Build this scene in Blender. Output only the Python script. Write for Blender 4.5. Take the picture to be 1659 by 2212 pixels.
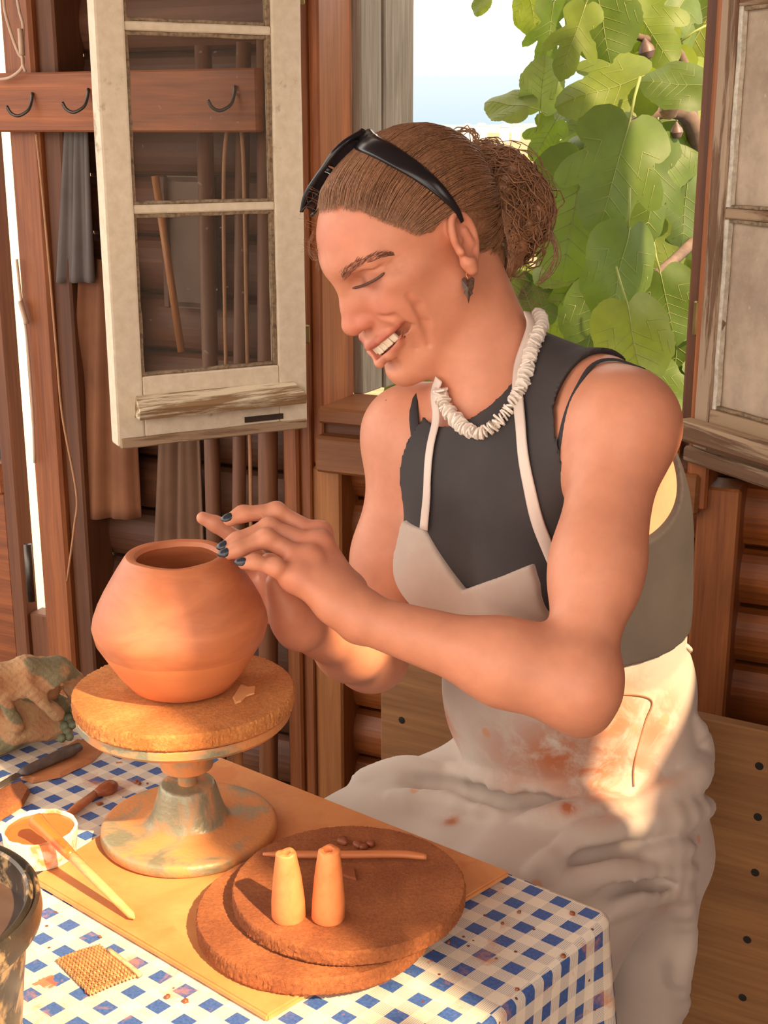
import bpy, bmesh, math, random
import numpy as np
from mathutils import Vector, Matrix, noise as mnoise
random.seed(7); np.random.seed(7)
SC = bpy.context.scene
COL = SC.collection
for _o in list(bpy.data.objects):
    bpy.data.objects.remove(_o)

# ------------------------------------------------------------------ camera, sky, sun, exposure
F_PX, PITCH, CZ = 2890.0, math.radians(16.0), 1.42
cam_d = bpy.data.cameras.new('camera'); cam = bpy.data.objects.new('camera', cam_d); COL.objects.link(cam)
cam.location = (0, 0, CZ); cam.rotation_euler = (math.radians(90) - PITCH, 0, 0)
cam_d.sensor_fit = 'VERTICAL'; cam_d.sensor_height = 24.0; cam_d.lens = 24.0 * F_PX / 2212.0
cam_d.clip_start = 0.02; cam_d.clip_end = 6000
SC.camera = cam
SC.view_settings.view_transform = 'Standard'; SC.view_settings.look = 'None'
SC.view_settings.gamma = 1.0; SC.view_settings.use_curve_mapping = False
SC.view_settings.exposure = 0.22

SUN_FROM = Vector((0.4575, -0.5856, 0.669)).normalized()      # towards the sun: behind the camera, right, mid height
sun_d = bpy.data.lights.new('sun', 'SUN'); sun = bpy.data.objects.new('sun', sun_d); COL.objects.link(sun)
sun.rotation_euler = SUN_FROM.to_track_quat('Z', 'Y').to_euler(); sun.location = (2, -3, 4)
sun_d.energy = 10.5; sun_d.angle = math.radians(1.1); sun_d.color = (1.0, 0.72, 0.42)

W = bpy.data.worlds.new('sky'); SC.world = W; W.use_nodes = True
_n = W.node_tree.nodes; _l = W.node_tree.links; _n.clear()
_out = _n.new('ShaderNodeOutputWorld'); _bg = _n.new('ShaderNodeBackground')
_tc = _n.new('ShaderNodeTexCoord'); _sx = _n.new('ShaderNodeSeparateXYZ'); _cr = _n.new('ShaderNodeValToRGB')
_l.new(_tc.outputs['Generated'], _sx.inputs[0]); _l.new(_sx.outputs['Z'], _cr.inputs[0])
_cr.color_ramp.elements[0].position = 0.0; _cr.color_ramp.elements[0].color = (0.205, 0.25, 0.27, 1)
_cr.color_ramp.elements[1].position = 0.10; _cr.color_ramp.elements[1].color = (1.0, 0.875, 0.77, 1)
_e = _cr.color_ramp.elements.new(0.035); _e.color = (0.255, 0.285, 0.295, 1)
_l.new(_cr.outputs[0], _bg.inputs[0]); _bg.inputs[1].default_value = 3.1; _l.new(_bg.outputs[0], _out.inputs[0])

# ------------------------------------------------------------------ photograph pixel -> place
_c, _s = math.cos(PITCH), math.sin(PITCH)
def ray(u, v):
    X = (u - 829.5) / F_PX; Y = (1106 - v) / F_PX
    return np.array([X, _c + Y * _s, -_s + Y * _c])
CAM0 = np.array([0, 0, CZ])
def D(u, v, d): return ray(u, v) * d + CAM0
def onz(u, v, z):
    r = ray(u, v); return r * ((z - CZ) / r[2]) + CAM0
def aty(u, v, y):
    r = ray(u, v); return r * (y / r[1]) + CAM0
def nrm(a): a = np.asarray(a, float); return a / np.linalg.norm(a)

# ------------------------------------------------------------------ objects
def tag(o, label=None, cat=None, group=None, kind=None):
    if label: o['label'] = label
    if cat: o['category'] = cat
    if group: o['group'] = group
    if kind: o['kind'] = kind
    return o
def wmat(o):
    if o.parent is None: return o.matrix_basis.copy()
    return wmat(o.parent) @ o.matrix_parent_inverse @ o.matrix_basis
def setparent(o, p):
    if p is not None:
        o.parent = p; o.matrix_parent_inverse = wmat(p).inverted()
    return o
def link(o, parent=None):
    COL.objects.link(o); setparent(o, parent); return o
def empty(name, loc=(0, 0, 0)):
    o = bpy.data.objects.new(name, None); o.empty_display_size = 0.05; o.location = loc; COL.objects.link(o); return o
def mesh_obj(name, verts, faces, mat=None, parent=None, smooth=True, M=None, col=None):
    me = bpy.data.meshes.new(name)
    if isinstance(faces, np.ndarray) and faces.ndim == 2:
        v = np.asarray(verts, np.float32); n = faces.shape[1]
        me.vertices.add(len(v)); me.vertices.foreach_set('co', v.ravel())
        me.loops.add(faces.size); me.loops.foreach_set('vertex_index', faces.ravel().astype(np.int32))
        me.polygons.add(len(faces)); me.polygons.foreach_set('loop_start', np.arange(0, faces.size, n, dtype=np.int32))
        me.update(calc_edges=True)
    else:
        me.from_pydata([tuple(map(float, p)) for p in verts], [], [tuple(map(int, f)) for f in faces]); me.update()
    if smooth: me.polygons.foreach_set('use_smooth', [True] * len(me.polygons))
    if col is not None:
        a = me.color_attributes.new('Col', 'FLOAT_COLOR', 'POINT')
        c = np.ones((len(me.vertices), 4), np.float32); c[:, :3] = col; a.data.foreach_set('color', c.ravel())
    if mat is not None: me.materials.append(mat)
    o = bpy.data.objects.new(name, me)
    if M is not None: o.matrix_basis = M
    return link(o, parent)
def bm_obj(name, bm, mat=None, parent=None, smooth=False, M=None):
    me = bpy.data.meshes.new(name); bm.to_mesh(me); bm.free()
    if smooth: me.polygons.foreach_set('use_smooth', [True] * len(me.polygons))
    if mat is not None: me.materials.append(mat)
    o = bpy.data.objects.new(name, me)
    if M is not None: o.matrix_basis = M
    return link(o, parent)
def frame(origin, ex, ey, ez=None):
    ex = Vector(ex).normalized(); ey = Vector(ey).normalized(); ez = ex.cross(ey) if ez is None else Vector(ez)
    M = Matrix.Identity(4)
    for i in range(3): M[i][0], M[i][1], M[i][2], M[i][3] = ex[i], ey[i], ez[i], origin[i]
    return M
def box_bm(lo, hi, bev=0.002, seg=1):
    bm = bmesh.new(); bmesh.ops.create_cube(bm, size=1)
    lo = Vector(lo); hi = Vector(hi)
    for v in bm.verts: v.co = Vector([(lo[i] + hi[i]) / 2 + v.co[i] * (hi[i] - lo[i]) for i in range(3)])
    if bev: bmesh.ops.bevel(bm, geom=list(bm.edges), offset=bev, segments=seg, affect='EDGES', profile=0.6)
    return bm
def box(name, lo, hi, mat, parent=None, M=None, bev=0.002, rough=0.0, seg=1, cuts=0):
    """a board: its own origin in the middle; rough wobbles worn edges"""
    lo = Vector(lo); hi = Vector(hi); c = (lo + hi) / 2
    bm = box_bm(lo - c, hi - c, bev, seg)
    if cuts:
        long = max(range(3), key=lambda i: hi[i] - lo[i]); n = cuts
        for k in range(1, n):
            co = Vector((0, 0, 0)); co[long] = (lo - c)[long] + (hi - lo)[long] * k / n
            no = Vector((0, 0, 0)); no[long] = 1
            bmesh.ops.bisect_plane(bm, geom=bm.verts[:] + bm.edges[:] + bm.faces[:], plane_co=co, plane_no=no)
    if rough:
        off = random.random() * 50
        for v in bm.verts:
            w = mnoise.noise_vector(v.co * 25 + Vector((off, 0, 0)))
            v.co += w * rough
    MM = (M if M is not None else Matrix.Identity(4)) @ Matrix.Translation(c)
    return bm_obj(name, bm, mat, parent, False, MM)
def lathe(name, prof, mat, parent=None, M=None, n=64, jitter=None, smooth=True, sx=1, sy=1, sharp=38):
    V = []; Fc = []
    for i, (r, z) in enumerate(prof):
        for k in range(n):
            a = 2 * math.pi * k / n; rr = r
            zz = z
            if jitter: rr, zz = jitter(r, z, a, i)
            V.append((rr * math.cos(a) * sx, rr * math.sin(a) * sy, zz))
    for i in range(len(prof) - 1):
        for k in range(n):
            k2 = (k + 1) % n
            Fc.append((i * n + k, i * n + k2, (i + 1) * n + k2, (i + 1) * n + k))
    if prof[0][0] > 1e-6: Fc.append(tuple(range(n))[::-1])
    if prof[-1][0] > 1e-6: Fc.append(tuple((len(prof) - 1) * n + k for k in range(n)))
    o = mesh_obj(name, V, Fc, mat, parent, smooth, M)
    o.data.set_sharp_from_angle(angle=math.radians(sharp))
    return o
def catmull(P, n):
    P = [np.asarray(p, float) for p in P]
    Q = [2 * P[0] - P[1]] + P + [2 * P[-1] - P[-2]]
    out = []; m = len(P) - 1
    for j in range(n + 1):
        t = j / n * m; i = min(int(t), m - 1); t -= i
        a, b, c, d = Q[i:i + 4]
        out.append(0.5 * ((2 * b) + (c - a) * t + (2 * a - 5 * b + 4 * c - d) * t * t + (3 * b - a - 3 * c + d) * t ** 3))
    return np.array(out)
def tube_data(pts, rad, n=8, flat=1.0, up=None, caps=True):
    pts = np.asarray(pts, float); m = len(pts)
    rad = np.broadcast_to(np.asarray(rad, float), (m,))
    T = np.gradient(pts, axis=0); T /= np.linalg.norm(T, axis=1)[:, None] + 1e-12
    V = []; N = None
    for i in range(m):
        if up is not None:
            U = np.asarray(up[i] if np.ndim(up) == 2 else up, float); B = np.cross(T[i], U)
        else:
            if N is None:
                U = np.array([0, 0, 1.0]) if abs(T[i][2]) < 0.9 else np.array([1.0, 0, 0])
            else: U = N
            B = np.cross(T[i], U)
        B /= np.linalg.norm(B) + 1e-12; N = np.cross(B, T[i])
        for k in range(n):
            a = 2 * math.pi * k / n
            V.append(pts[i] + rad[i] * (math.cos(a) * B + math.sin(a) * N * flat))
    Fc = [(i * n + k, i * n + (k + 1) % n, (i + 1) * n + (k + 1) % n, (i + 1) * n + k) for i in range(m - 1) for k in range(n)]
    if caps: Fc += [tuple(range(n))[::-1], tuple((m - 1) * n + k for k in range(n))]
    return V, Fc
def tube(name, pts, rad, mat, parent=None, n=8, flat=1.0, up=None):
    V, Fc = tube_data(pts, rad, n, flat, up); c = np.mean(np.asarray(pts, float), axis=0)
    return mesh_obj(name, np.array(V) - c, Fc, mat, parent, True, Matrix.Translation(Vector(c)))

# ------------------------------------------------------------------ materials
MATS = {}
class NB:
    def __init__(s, name):
        s.m = bpy.data.materials.new(name); s.m.use_nodes = True; s.t = s.m.node_tree; s.n = s.t.nodes; s.l = s.t.links
        s.b = s.n['Principled BSDF']; MATS[name] = s.m
    def new(s, t, **kw):
        x = s.n.new(t)
        for k, v in kw.items():
            if k.startswith('_'): setattr(x, k[1:], v)
            else:
                key = int(k[1:]) if k[0] == 'i' and k[1:].isdigit() else k
                if isinstance(v, bpy.types.NodeSocket): s.l.new(v, x.inputs[key])
                else: x.inputs[key].default_value = v
        return x
    def set(s, **kw):
        for k, v in kw.items():
            k = k.replace('_', ' ')
            if isinstance(v, bpy.types.NodeSocket): s.l.new(v, s.b.inputs[k])
            else: s.b.inputs[k].default_value = v
    def coord(s, which='Object', scale=(1, 1, 1), rot=(0, 0, 0)):
        tc = s.new('ShaderNodeTexCoord'); mp = s.new('ShaderNodeMapping', Scale=scale, Rotation=rot)
        s.l.new(tc.outputs[which], mp.inputs[0]); return mp.outputs[0]
    def noise(s, vec, scale=5, detail=4, rough=0.55, dist=0.0, out='Fac'):
        x = s.new('ShaderNodeTexNoise', Scale=scale, Detail=detail, Roughness=rough, Distortion=dist)
        if vec is not None: s.l.new(vec, x.inputs['Vector'])
        return x.outputs[out]
    def ramp(s, fac, stops):
        r = s.new('ShaderNodeValToRGB'); s.l.new(fac, r.inputs[0]); e = r.color_ramp.elements
        while len(e) < len(stops): e.new(0.5)
        for i, (p, c) in enumerate(stops):
            e[i].position = p; e[i].color = (c[0], c[1], c[2], 1) if not isinstance(c, (int, float)) else (c, c, c, 1)
        return r.outputs[0]
    def mix(s, fac, a, b, mode='MIX'):
        x = s.new('ShaderNodeMix', _data_type='RGBA', _blend_type=mode)
        for sk, v in ((x.inputs[0], fac), (x.inputs[6], a), (x.inputs[7], b)):
            if isinstance(v, bpy.types.NodeSocket): s.l.new(v, sk)
            else: sk.default_value = v if isinstance(v, (int, float)) else (v[0], v[1], v[2], 1)
        return x.outputs[2]
    def math(s, op, a, b=0.0, c=0.0, clamp=False):
        x = s.new('ShaderNodeMath', _operation=op); x.use_clamp = clamp
        for i, v in enumerate((a, b, c)):
            if isinstance(v, bpy.types.NodeSocket): s.l.new(v, x.inputs[i])
            else: x.inputs[i].default_value = v
        return x.outputs[0]
    def bump(s, h, strength=0.3, dist=0.002):
        x = s.new('ShaderNodeBump', Strength=strength, Distance=dist); s.l.new(h, x.inputs['Height'])
        s.l.new(x.outputs[0], s.b.inputs['Normal']); return x
    def rnd(s):
        return s.new('ShaderNodeObjectInfo').outputs['Random']
def srgb(r, g, b):
    f = lambda c: (c / 255 / 12.92) if c / 255 < 0.04045 else ((c / 255 + 0.055) / 1.055) ** 2.4
    return (f(r), f(g), f(b))
def plain(name, col, rough=0.6, metal=0.0, var=0.25, scale=30, bump=0.15):
    b = NB(name); v = b.coord(); f = b.noise(v, scale, 5)
    dk = tuple(c * (1 - var) for c in col); lt = tuple(min(1, c * (1 + var)) for c in col)
    b.set(Base_Color=b.ramp(f, [(0.3, dk), (0.7, lt)]), Roughness=rough, Metallic=metal)
    if bump: b.bump(f, bump, 0.001)
    return b.m
def wood(name, dark, light, axis=2, scale=1.0, rough=0.6, weather=None, bump=0.3):
    """grain runs along the local axis"""
    b = NB(name); sc = [14.0 * scale] * 3; sc[axis] = 0.9 * scale
    off = b.new('ShaderNodeVectorMath', _operation='SCALE'); off.inputs[0].default_value = (37, 17, 29); b.l.new(b.rnd(), off.inputs['Scale'])
    tc = b.new('ShaderNodeTexCoord'); ad = b.new('ShaderNodeVectorMath', _operation='ADD')
    b.l.new(tc.outputs['Object'], ad.inputs[0]); b.l.new(off.outputs[0], ad.inputs[1])
    mp = b.new('ShaderNodeMapping', Scale=sc); b.l.new(ad.outputs[0], mp.inputs[0])
    g1 = b.noise(mp.outputs[0], 3.0, 6, 0.6, 0.8)
    mp2 = b.new('ShaderNodeMapping', Scale=[c * 4.5 if i != axis else c * 2 for i, c in enumerate(sc)]); b.l.new(ad.outputs[0], mp2.inputs[0])
    g2 = b.noise(mp2.outputs[0], 3.0, 4, 0.6, 0.2)
    f = b.math('ADD', b.math('MULTIPLY', g1, 0.65), b.math('MULTIPLY', g2, 0.35))
    col = b.ramp(f, [(0.32, dark), (0.52, tuple((a + c) / 2 for a, c in zip(dark, light))), (0.68, light)])
    tone = b.ramp(b.rnd(), [(0, (0.78, 0.78, 0.78)), (1, (1.12, 1.1, 1.08))])
    col = b.mix(1.0, col, tone, 'MULTIPLY')
    if weather is not None:
        wm = b.noise(mp.outputs[0], 1.6, 8, 0.7, 0.4)
        col = b.mix(b.ramp(wm, [(0.47, 0.0), (0.53, 1.0)]), col, weather)
        f = b.math('ADD', f, b.math('MULTIPLY', b.ramp(wm, [(0.47, 0.0), (0.53, 1.0)]), 0.5))
    b.set(Base_Color=col, Roughness=rough); b.bump(f, bump, 0.002)
    return b.m

SKIN_H = 0.0019
# ------------------------------------------------------------------ implicit surfaces (bodies, cloth)
def P_rc(a, b, r1, r2, k=0.012, op='u'): return dict(t='rc', a=np.asarray(a, float), b=np.asarray(b, float), r1=r1, r2=r2, k=k, op=op)
def P_el(c, r, R=None, k=0.012, op='u'): return dict(t='el', c=np.asarray(c, float), r=np.asarray(r, float), R=np.eye(3) if R is None else np.asarray(R, float), k=k, op=op)
def P_sp(c, r, k=0.012, op='u'): return P_rc(c, np.asarray(c, float) + np.array([0, 0, 1e-5]), r, r, k, op)
def prim_d(p, X): return prim_c(p, X[..., 0], X[..., 1], X[..., 2])
def prim_c(p, x, y, z):
    T = x.dtype.type
    if p['t'] == 'rc':
        a, b = p['a'], p['b']; ba = b - a; iL = 1.0 / (ba @ ba + 1e-12)
        x = x - T(a[0]); y = y - T(a[1]); z = z - T(a[2])
        t = x * T(ba[0] * iL); t += y * T(ba[1] * iL); t += z * T(ba[2] * iL); np.clip(t, 0, 1, out=t)
        x -= t * T(ba[0]); y -= t * T(ba[1]); z -= t * T(ba[2])
        x *= x; y *= y; z *= z; x += y; x += z; np.sqrt(x, out=x)
        t *= T(p['r2'] - p['r1']); t += T(p['r1']); x -= t; return x
    c, R, r = p['c'], p['R'], p['r']; x = x - T(c[0]); y = y - T(c[1]); z = z - T(c[2]); k0 = None
    for i in range(3):
        q = x * T(R[0, i] / r[i]); q += y * T(R[1, i] / r[i]); q += z * T(R[2, i] / r[i]); q *= q
        if k0 is None: k0 = q.copy(); k1 = q * T(1 / r[i] ** 2)
        else: k0 += q; k1 += q * T(1 / r[i] ** 2)
    np.sqrt(k0, out=k0); np.sqrt(k1, out=k1); k1 += T(1e-9)
    return np.where(k0 < 1e-4, T(-r.min()), k0 * (k0 - 1) / k1)
def combine(prims, X, idx=None):
    d = np.full(X.shape[:-1], 10.0, X.dtype); x = np.ascontiguousarray(X[..., 0]); y = np.ascontiguousarray(X[..., 1]); z = np.ascontiguousarray(X[..., 2])
    for i, p in enumerate(prims):
        if idx is not None and not idx[i]: continue
        e = prim_c(p, x, y, z); k = p['k']
        if p['op'] == 'u':
            h = d - e; np.abs(h, out=h); np.subtract(k, h, out=h); np.maximum(h, 0, out=h); h *= h; h *= d.dtype.type(.25 / k); np.minimum(d, e, out=d); d -= h
        else:
            e = -e; h = np.maximum(k - np.abs(d - e), 0) / k; d = np.maximum(d, e) + h * h * k * 0.25
    return d
def sdf_mesh(prims, lo, hi, h, post=None, B=12, band=0.0, skip=None):
    """surface nets over blocks near the surface. post(X, d) -> d shapes the field further (shells, cuts, ripples)"""
    lo = np.asarray(lo, float); n = np.ceil((np.asarray(hi, float) - lo) / (h * B)).astype(int)
    bi = np.stack(np.meshgrid(*[np.arange(q) for q in n], indexing='ij'), -1).reshape(-1, 3)
    C = lo + (bi + 0.5) * B * h; R = B * h * 0.5 * math.sqrt(3) + 2 * h
    E = np.stack([prim_d(p, C) for p in prims]); d = combine(prims, C)
    act = np.abs(d) < R * 1.08 + band
    if skip is not None: act &= ~skip(C, R)
    isu = np.array([p['op'] == 'u' for p in prims]); ks = np.array([p['k'] for p in prims])
    un = np.where(isu[:, None], E, 9).min(0)
    g = np.arange(-1, B + 1); off = np.stack(np.meshgrid(g, g, g, indexing='ij'), -1) * h
    VID = []; VP = []; FQ = []
    big = (n * B + 4).astype(np.int64)
    def gid(c): c = c + 1; return (c[..., 0] * big[1] + c[..., 1]) * big[2] + c[..., 2]
    corners = np.array([[i, j, k] for i in (0, 1) for j in (0, 1) for k in (0, 1)])
    edges = [(a, b) for a in range(8) for b in range(a + 1, 8) if np.abs(corners[a] - corners[b]).sum() == 1]
    def work(m):
        VID = []; VP = []; FQ = []
        X = (lo + bi[m] * B * h + off).astype(np.float32)
        idx = np.where(isu, E[:, m] < un[m] + 2.0 * R + ks, np.abs(E[:, m]) < 1.5 * R + 1.5 * ks)
        f = combine(prims, X, idx)
        if post is not None: f = post(X, f)
        s = f < 0
        if s.all() or not s.any(): return None
        # vertices
        cc = np.zeros(np.array(f.shape) - 1, int)
        for (i, j, k) in corners: cc += s[i:i + B + 1, j:j + B + 1, k:k + B + 1]
        ci = np.argwhere((cc > 0) & (cc < 8))
        if len(ci) == 0: return None
        fv = np.stack([f[ci[:, 0] + q[0], ci[:, 1] + q[1], ci[:, 2] + q[2]] for q in corners], 1)
        acc = np.zeros((len(ci), 3)); cnt = np.zeros(len(ci))
        for a, b in edges:
            x = (fv[:, a] < 0) != (fv[:, b] < 0)
            den = fv[:, a] - fv[:, b]; t = np.where(x, fv[:, a] / np.where(x, den, 1), 0)
            acc += np.where(x[:, None], corners[a] + t[:, None] * (corners[b] - corners[a]), 0); cnt += x
        pos = lo + (bi[m] * B + ci - 1 + acc / cnt[:, None]) * h
        VID.append(gid(bi[m] * B + ci - 1)); VP.append(pos)
        # faces: crossing edges starting at grid points 0..B-1 of this block
        for ax in range(3):
            s0 = s[1:B + 1, 1:B + 1, 1:B + 1]
            sl = [slice(1, B + 1)] * 3; sl[ax] = slice(2, B + 2); s1 = s[tuple(sl)]
            e = np.argwhere(s0 != s1)
            if len(e) == 0: continue
            flip = s0[e[:, 0], e[:, 1], e[:, 2]]
            gp = bi[m] * B + e; u = (ax + 1) % 3; w = (ax + 2) % 3
            du = np.zeros(3, int); du[u] = 1; dw = np.zeros(3, int); dw[w] = 1
            q = np.stack([gid(gp - du - dw), gid(gp - dw), gid(gp), gid(gp - du)], 1)
            q[~flip] = q[~flip][:, ::-1]; FQ.append(q)
        return VID, VP, FQ
    for r_ in map(work, np.nonzero(act)[0]):
        if r_: VID += r_[0]; VP += r_[1]; FQ += r_[2]
    ids = np.concatenate(VID); pos = np.concatenate(VP); q = np.concatenate(FQ)
    uid, first = np.unique(ids, return_index=True)
    V = pos[first]; fi = np.searchsorted(uid, q); fi = np.clip(fi, 0, len(uid) - 1)
    ok = (uid[fi] == q).all(1)
    return V, fi[ok]
def march(prims, o, d, tmax=2.5, t0=0.6, eps=0.0006):
    o = np.asarray(o, float); d = np.asarray(d, float); d = d / np.linalg.norm(d); t = t0
    for _ in range(160):
        e = combine(prims, (o + d * t)[None])[0]
        if e < eps: return o + d * t
        t += max(e * 0.8, 0.0005)
        if t > tmax: return None
    return o + d * t
def march_many(prims, O, Dr, tmax, t0, eps=0.0008):
    O = np.asarray(O, float); Dr = np.asarray(Dr, float); t = np.full(len(O), t0); ok = np.zeros(len(O), bool)
    for _ in range(60):
        e = combine(prims, O + Dr * t[:, None]); ok |= e < eps; t = np.where(ok, t, t + np.maximum(e * .8, .0005))
    return O + Dr * t[:, None], ok & (t < tmax)
def grad(prims, X, h=0.001):
    X = np.atleast_2d(np.asarray(X, float)); g = np.zeros_like(X)
    for i in range(3):
        e = np.zeros(3); e[i] = h; g[:, i] = combine(prims, X + e) - combine(prims, X - e)
    return g / (np.linalg.norm(g, axis=1)[:, None] + 1e-9)
# ------------------------------------------------------------------ the setting: shed walls, floor, windows
A0 = np.array([-0.101, 2.216, 0.0]); EV = nrm([0.560, -0.262, 0]); OV = np.array([-EV[1], EV[0], 0.0])
WM = frame(A0, EV, OV)                      # x along the wall, y outwards, z up
def wall_sz(u, v, y=0.0):
    r = ray(u, v); t = ((A0 + OV * y - CAM0) @ OV) / (r @ OV); p = CAM0 + r * t
    return (p - A0) @ EV, p[2]
M_ORANGE = wood('wood_orange_varnish', srgb(118, 63, 30), srgb(174, 104, 56), 2, 1.2, 0.45)
M_ORANGE_H = wood('wood_orange_planks', srgb(106, 54, 22), srgb(174, 98, 44), 0, 1.0, 0.45)
M_HONEY = wood('wood_honey', srgb(140, 84, 40), srgb(190, 124, 66), 2, 1.2, 0.5)
M_DARKW = wood('wood_dark_brown', srgb(78, 45, 27), srgb(114, 70, 44), 0, 1.0, 0.6)
M_DARKV = wood('wood_dark_upright', srgb(88, 50, 28), srgb(130, 80, 48), 2, 1.0, 0.55)
M_GREYW = wood('wood_weathered_grey', srgb(112, 100, 84), srgb(168, 156, 140), 2, 1.4, 0.85, None, 0.6)
M_SILL = wood('wood_sill', srgb(114, 66, 32), srgb(150, 96, 52), 0, 1.2, 0.5)
M_BENCH = wood('wood_bench_oak', srgb(118, 78, 44), srgb(168, 120, 74), 0, 0.8, 0.5)
M_PEELBR = wood('wood_peeling_brown', srgb(104, 70, 46), srgb(140, 104, 76), 2, 1.0, 0.7, srgb(176, 150, 124), 0.8)
M_PEELBR_H = wood('wood_peeling_brown_level', srgb(104, 70, 46), srgb(140, 104, 76), 0, 1.0, 0.7, srgb(170, 142, 112), 0.8)
M_STRIP = wood('wood_stripped_weather_bar', srgb(138, 102, 64), srgb(172, 136, 94), 0, 1.0, 0.8, srgb(226, 208, 178), 0.9)
def white_paint(name):
    b = NB(name); v = b.coord()
    f = b.noise(v, 7, 8, 0.7, 0.3); f2 = b.noise(v, 60, 5, 0.6)
    sm = b.ramp(f, [(0.60, 0.0), (0.68, 1.0)])
    col = b.mix(sm, b.ramp(f2, [(0.3, srgb(214, 196, 168)), (0.7, srgb(232, 216, 190))]), srgb(150, 120, 88))
    b.set(Base_Color=col, Roughness=0.55); b.bump(b.math('SUBTRACT', f2, b.math('MULTIPLY', sm, 2)), 0.25, 0.001)
    return b.m
M_WHITE = white_paint('paint_old_white')
M_PUTTY = plain('putty_crumbling', srgb(140, 118, 92), 0.9, 0, 0.5, 160, 0.9)
def glass_mat(name, dirt=0.12, tint=(0.9, 0.9, 0.88), dcol=(0.5, 0.42, 0.34)):
    b = NB(name); v = b.coord()
    tr = b.new('ShaderNodeBsdfTransparent', Color=(*tint, 1)); gl = b.new('ShaderNodeBsdfGlossy', Roughness=0.03)
    fr = b.new('ShaderNodeFresnel', IOR=1.5)
    m1 = b.new('ShaderNodeMixShader'); b.l.new(fr.outputs[0], m1.inputs[0]); b.l.new(tr.outputs[0], m1.inputs[1]); b.l.new(gl.outputs[0], m1.inputs[2])
    df = b.new('ShaderNodeBsdfDiffuse', Color=(*dcol, 1)); m2 = b.new('ShaderNodeMixShader')
    f = b.noise(v, 9, 6, 0.65); sp = b.noise(v, 90, 2, 0.5)
    d = b.math('ADD', b.math('MULTIPLY', f, dirt * 2), b.math('MULTIPLY', b.ramp(sp, [(0.70, 0.0), (0.76, 1.0)]), 0.25), clamp=True)
    b.l.new(d, m2.inputs[0]); b.l.new(m1.outputs[0], m2.inputs[1]); b.l.new(df.outputs[0], m2.inputs[2])
    b.l.new(m2.outputs[0], b.n['Material Output'].inputs[0]); return b.m
M_GLASS = glass_mat('glass_dusty', 0.05)
M_GLASS2 = glass_mat('glass_grimy_reflection', 0.75, (0.8, 0.76, 0.7), (0.60, 0.46, 0.34))  # tan diffuse layer: grime, with the pane's pale reflection painted in
M_BRASS = plain('metal_hinge_brass', srgb(150, 128, 84), 0.4, 0.9, 0.2)
M_IRON = plain('metal_iron_dark', srgb(96, 90, 84), 0.4, 0.9, 0.2)
M_FLOOR = wood('wood_floor', srgb(70, 44, 28), srgb(112, 76, 50), 0, 0.6, 0.7)

def S(o): return tag(o, kind='structure')
# floor boards
fl = S(empty('floor', (0, 0.6, 0)))
for i in range(19):
    box('floor_board', (-1.6, -0.9 + i * 0.2, -0.03), (2.2, -0.704 + i * 0.2, 0.0), M_FLOOR, fl, WM @ Matrix.Translation((0, -2.75, 0)), 0.003)
# back wall, below and beside the window: rounded log boards
wb = S(empty('wall_back', A0))
def log_board(x0, x1, z0, z1, y0, parent, mat):
    n = 8; V = []; Fc = []; c = Vector(((x0 + x1) / 2, y0, (z0 + z1) / 2)); hw = (x1 - x0) / 2; hz = (z1 - z0) / 2
    prof = [(-0.0, -hz)] + [(-0.022 * math.sin(math.pi * (k + .5) / n) ** 0.6 - 0.004, -hz + 2 * hz * (k + .5) / n) for k in range(n)] + [(0.0, hz), (0.03, hz), (0.03, -hz)]
    for x in (-hw, hw):
        for (y, z) in prof: V.append((x, y, z))
    m = len(prof)
    for k in range(m): Fc.append((k, (k + 1) % m, m + (k + 1) % m, m + k))
    Fc += [tuple(range(m))[::-1], tuple(range(m, 2 * m))]
    return mesh_obj('plank', V, Fc, mat, parent, False, WM @ Matrix.Translation(c))
zs = [0.0, 0.10, 0.205, 0.31, 0.405, 0.505, 0.61, 0.705, 0.80, 0.905]
for a, b in zip(zs[:-1], zs[1:]):
    log_board(0.030, 0.640, a + 0.003, b - 0.003, 0.055, wb, M_ORANGE_H)
    log_board(0.690, 1.05, a + 0.003, b - 0.003, 0.055, wb, M_ORANGE_H)
for k in range(13):
    a = 0.905 + k * 0.103
    log_board(0.690, 1.05, a + 0.003, a + 0.1, 0.055, wb, M_ORANGE_H)
for k in range(5):                                    # above the window
    a = 1.86 + k * 0.103
    log_board(-0.03, 0.690, a + 0.003, a + 0.1, 0.055, wb, M_ORANGE_H)
for k in range(23):                                   # left of the window: darker boards
    a = k * 0.103
    log_board(-0.53, -0.06, a + 0.003, a + 0.1, 0.075, wb, M_DARKW)
box('backing', (-0.53, 0.10, 0.0), (-0.06, 0.115, 2.38), M_DARKW, wb, WM, 0)
box('backing', (-0.06, 0.08, 0.0), (1.05, 0.09, 0.93), M_DARKW, wb, WM, 0)
box('backing', (0.66, 0.08, 0.93), (1.05, 0.09, 2.38), M_DARKW, wb, WM, 0)
box('upright', (-0.052, -0.012, 0.0), (0.036, 0.06, 0.866), M_HONEY, wb, WM, 0.004)
box('upright', (0.636, -0.010, 0.0), (0.700, 0.06, 0.905), M_ORANGE, wb, WM, 0.004)
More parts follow.
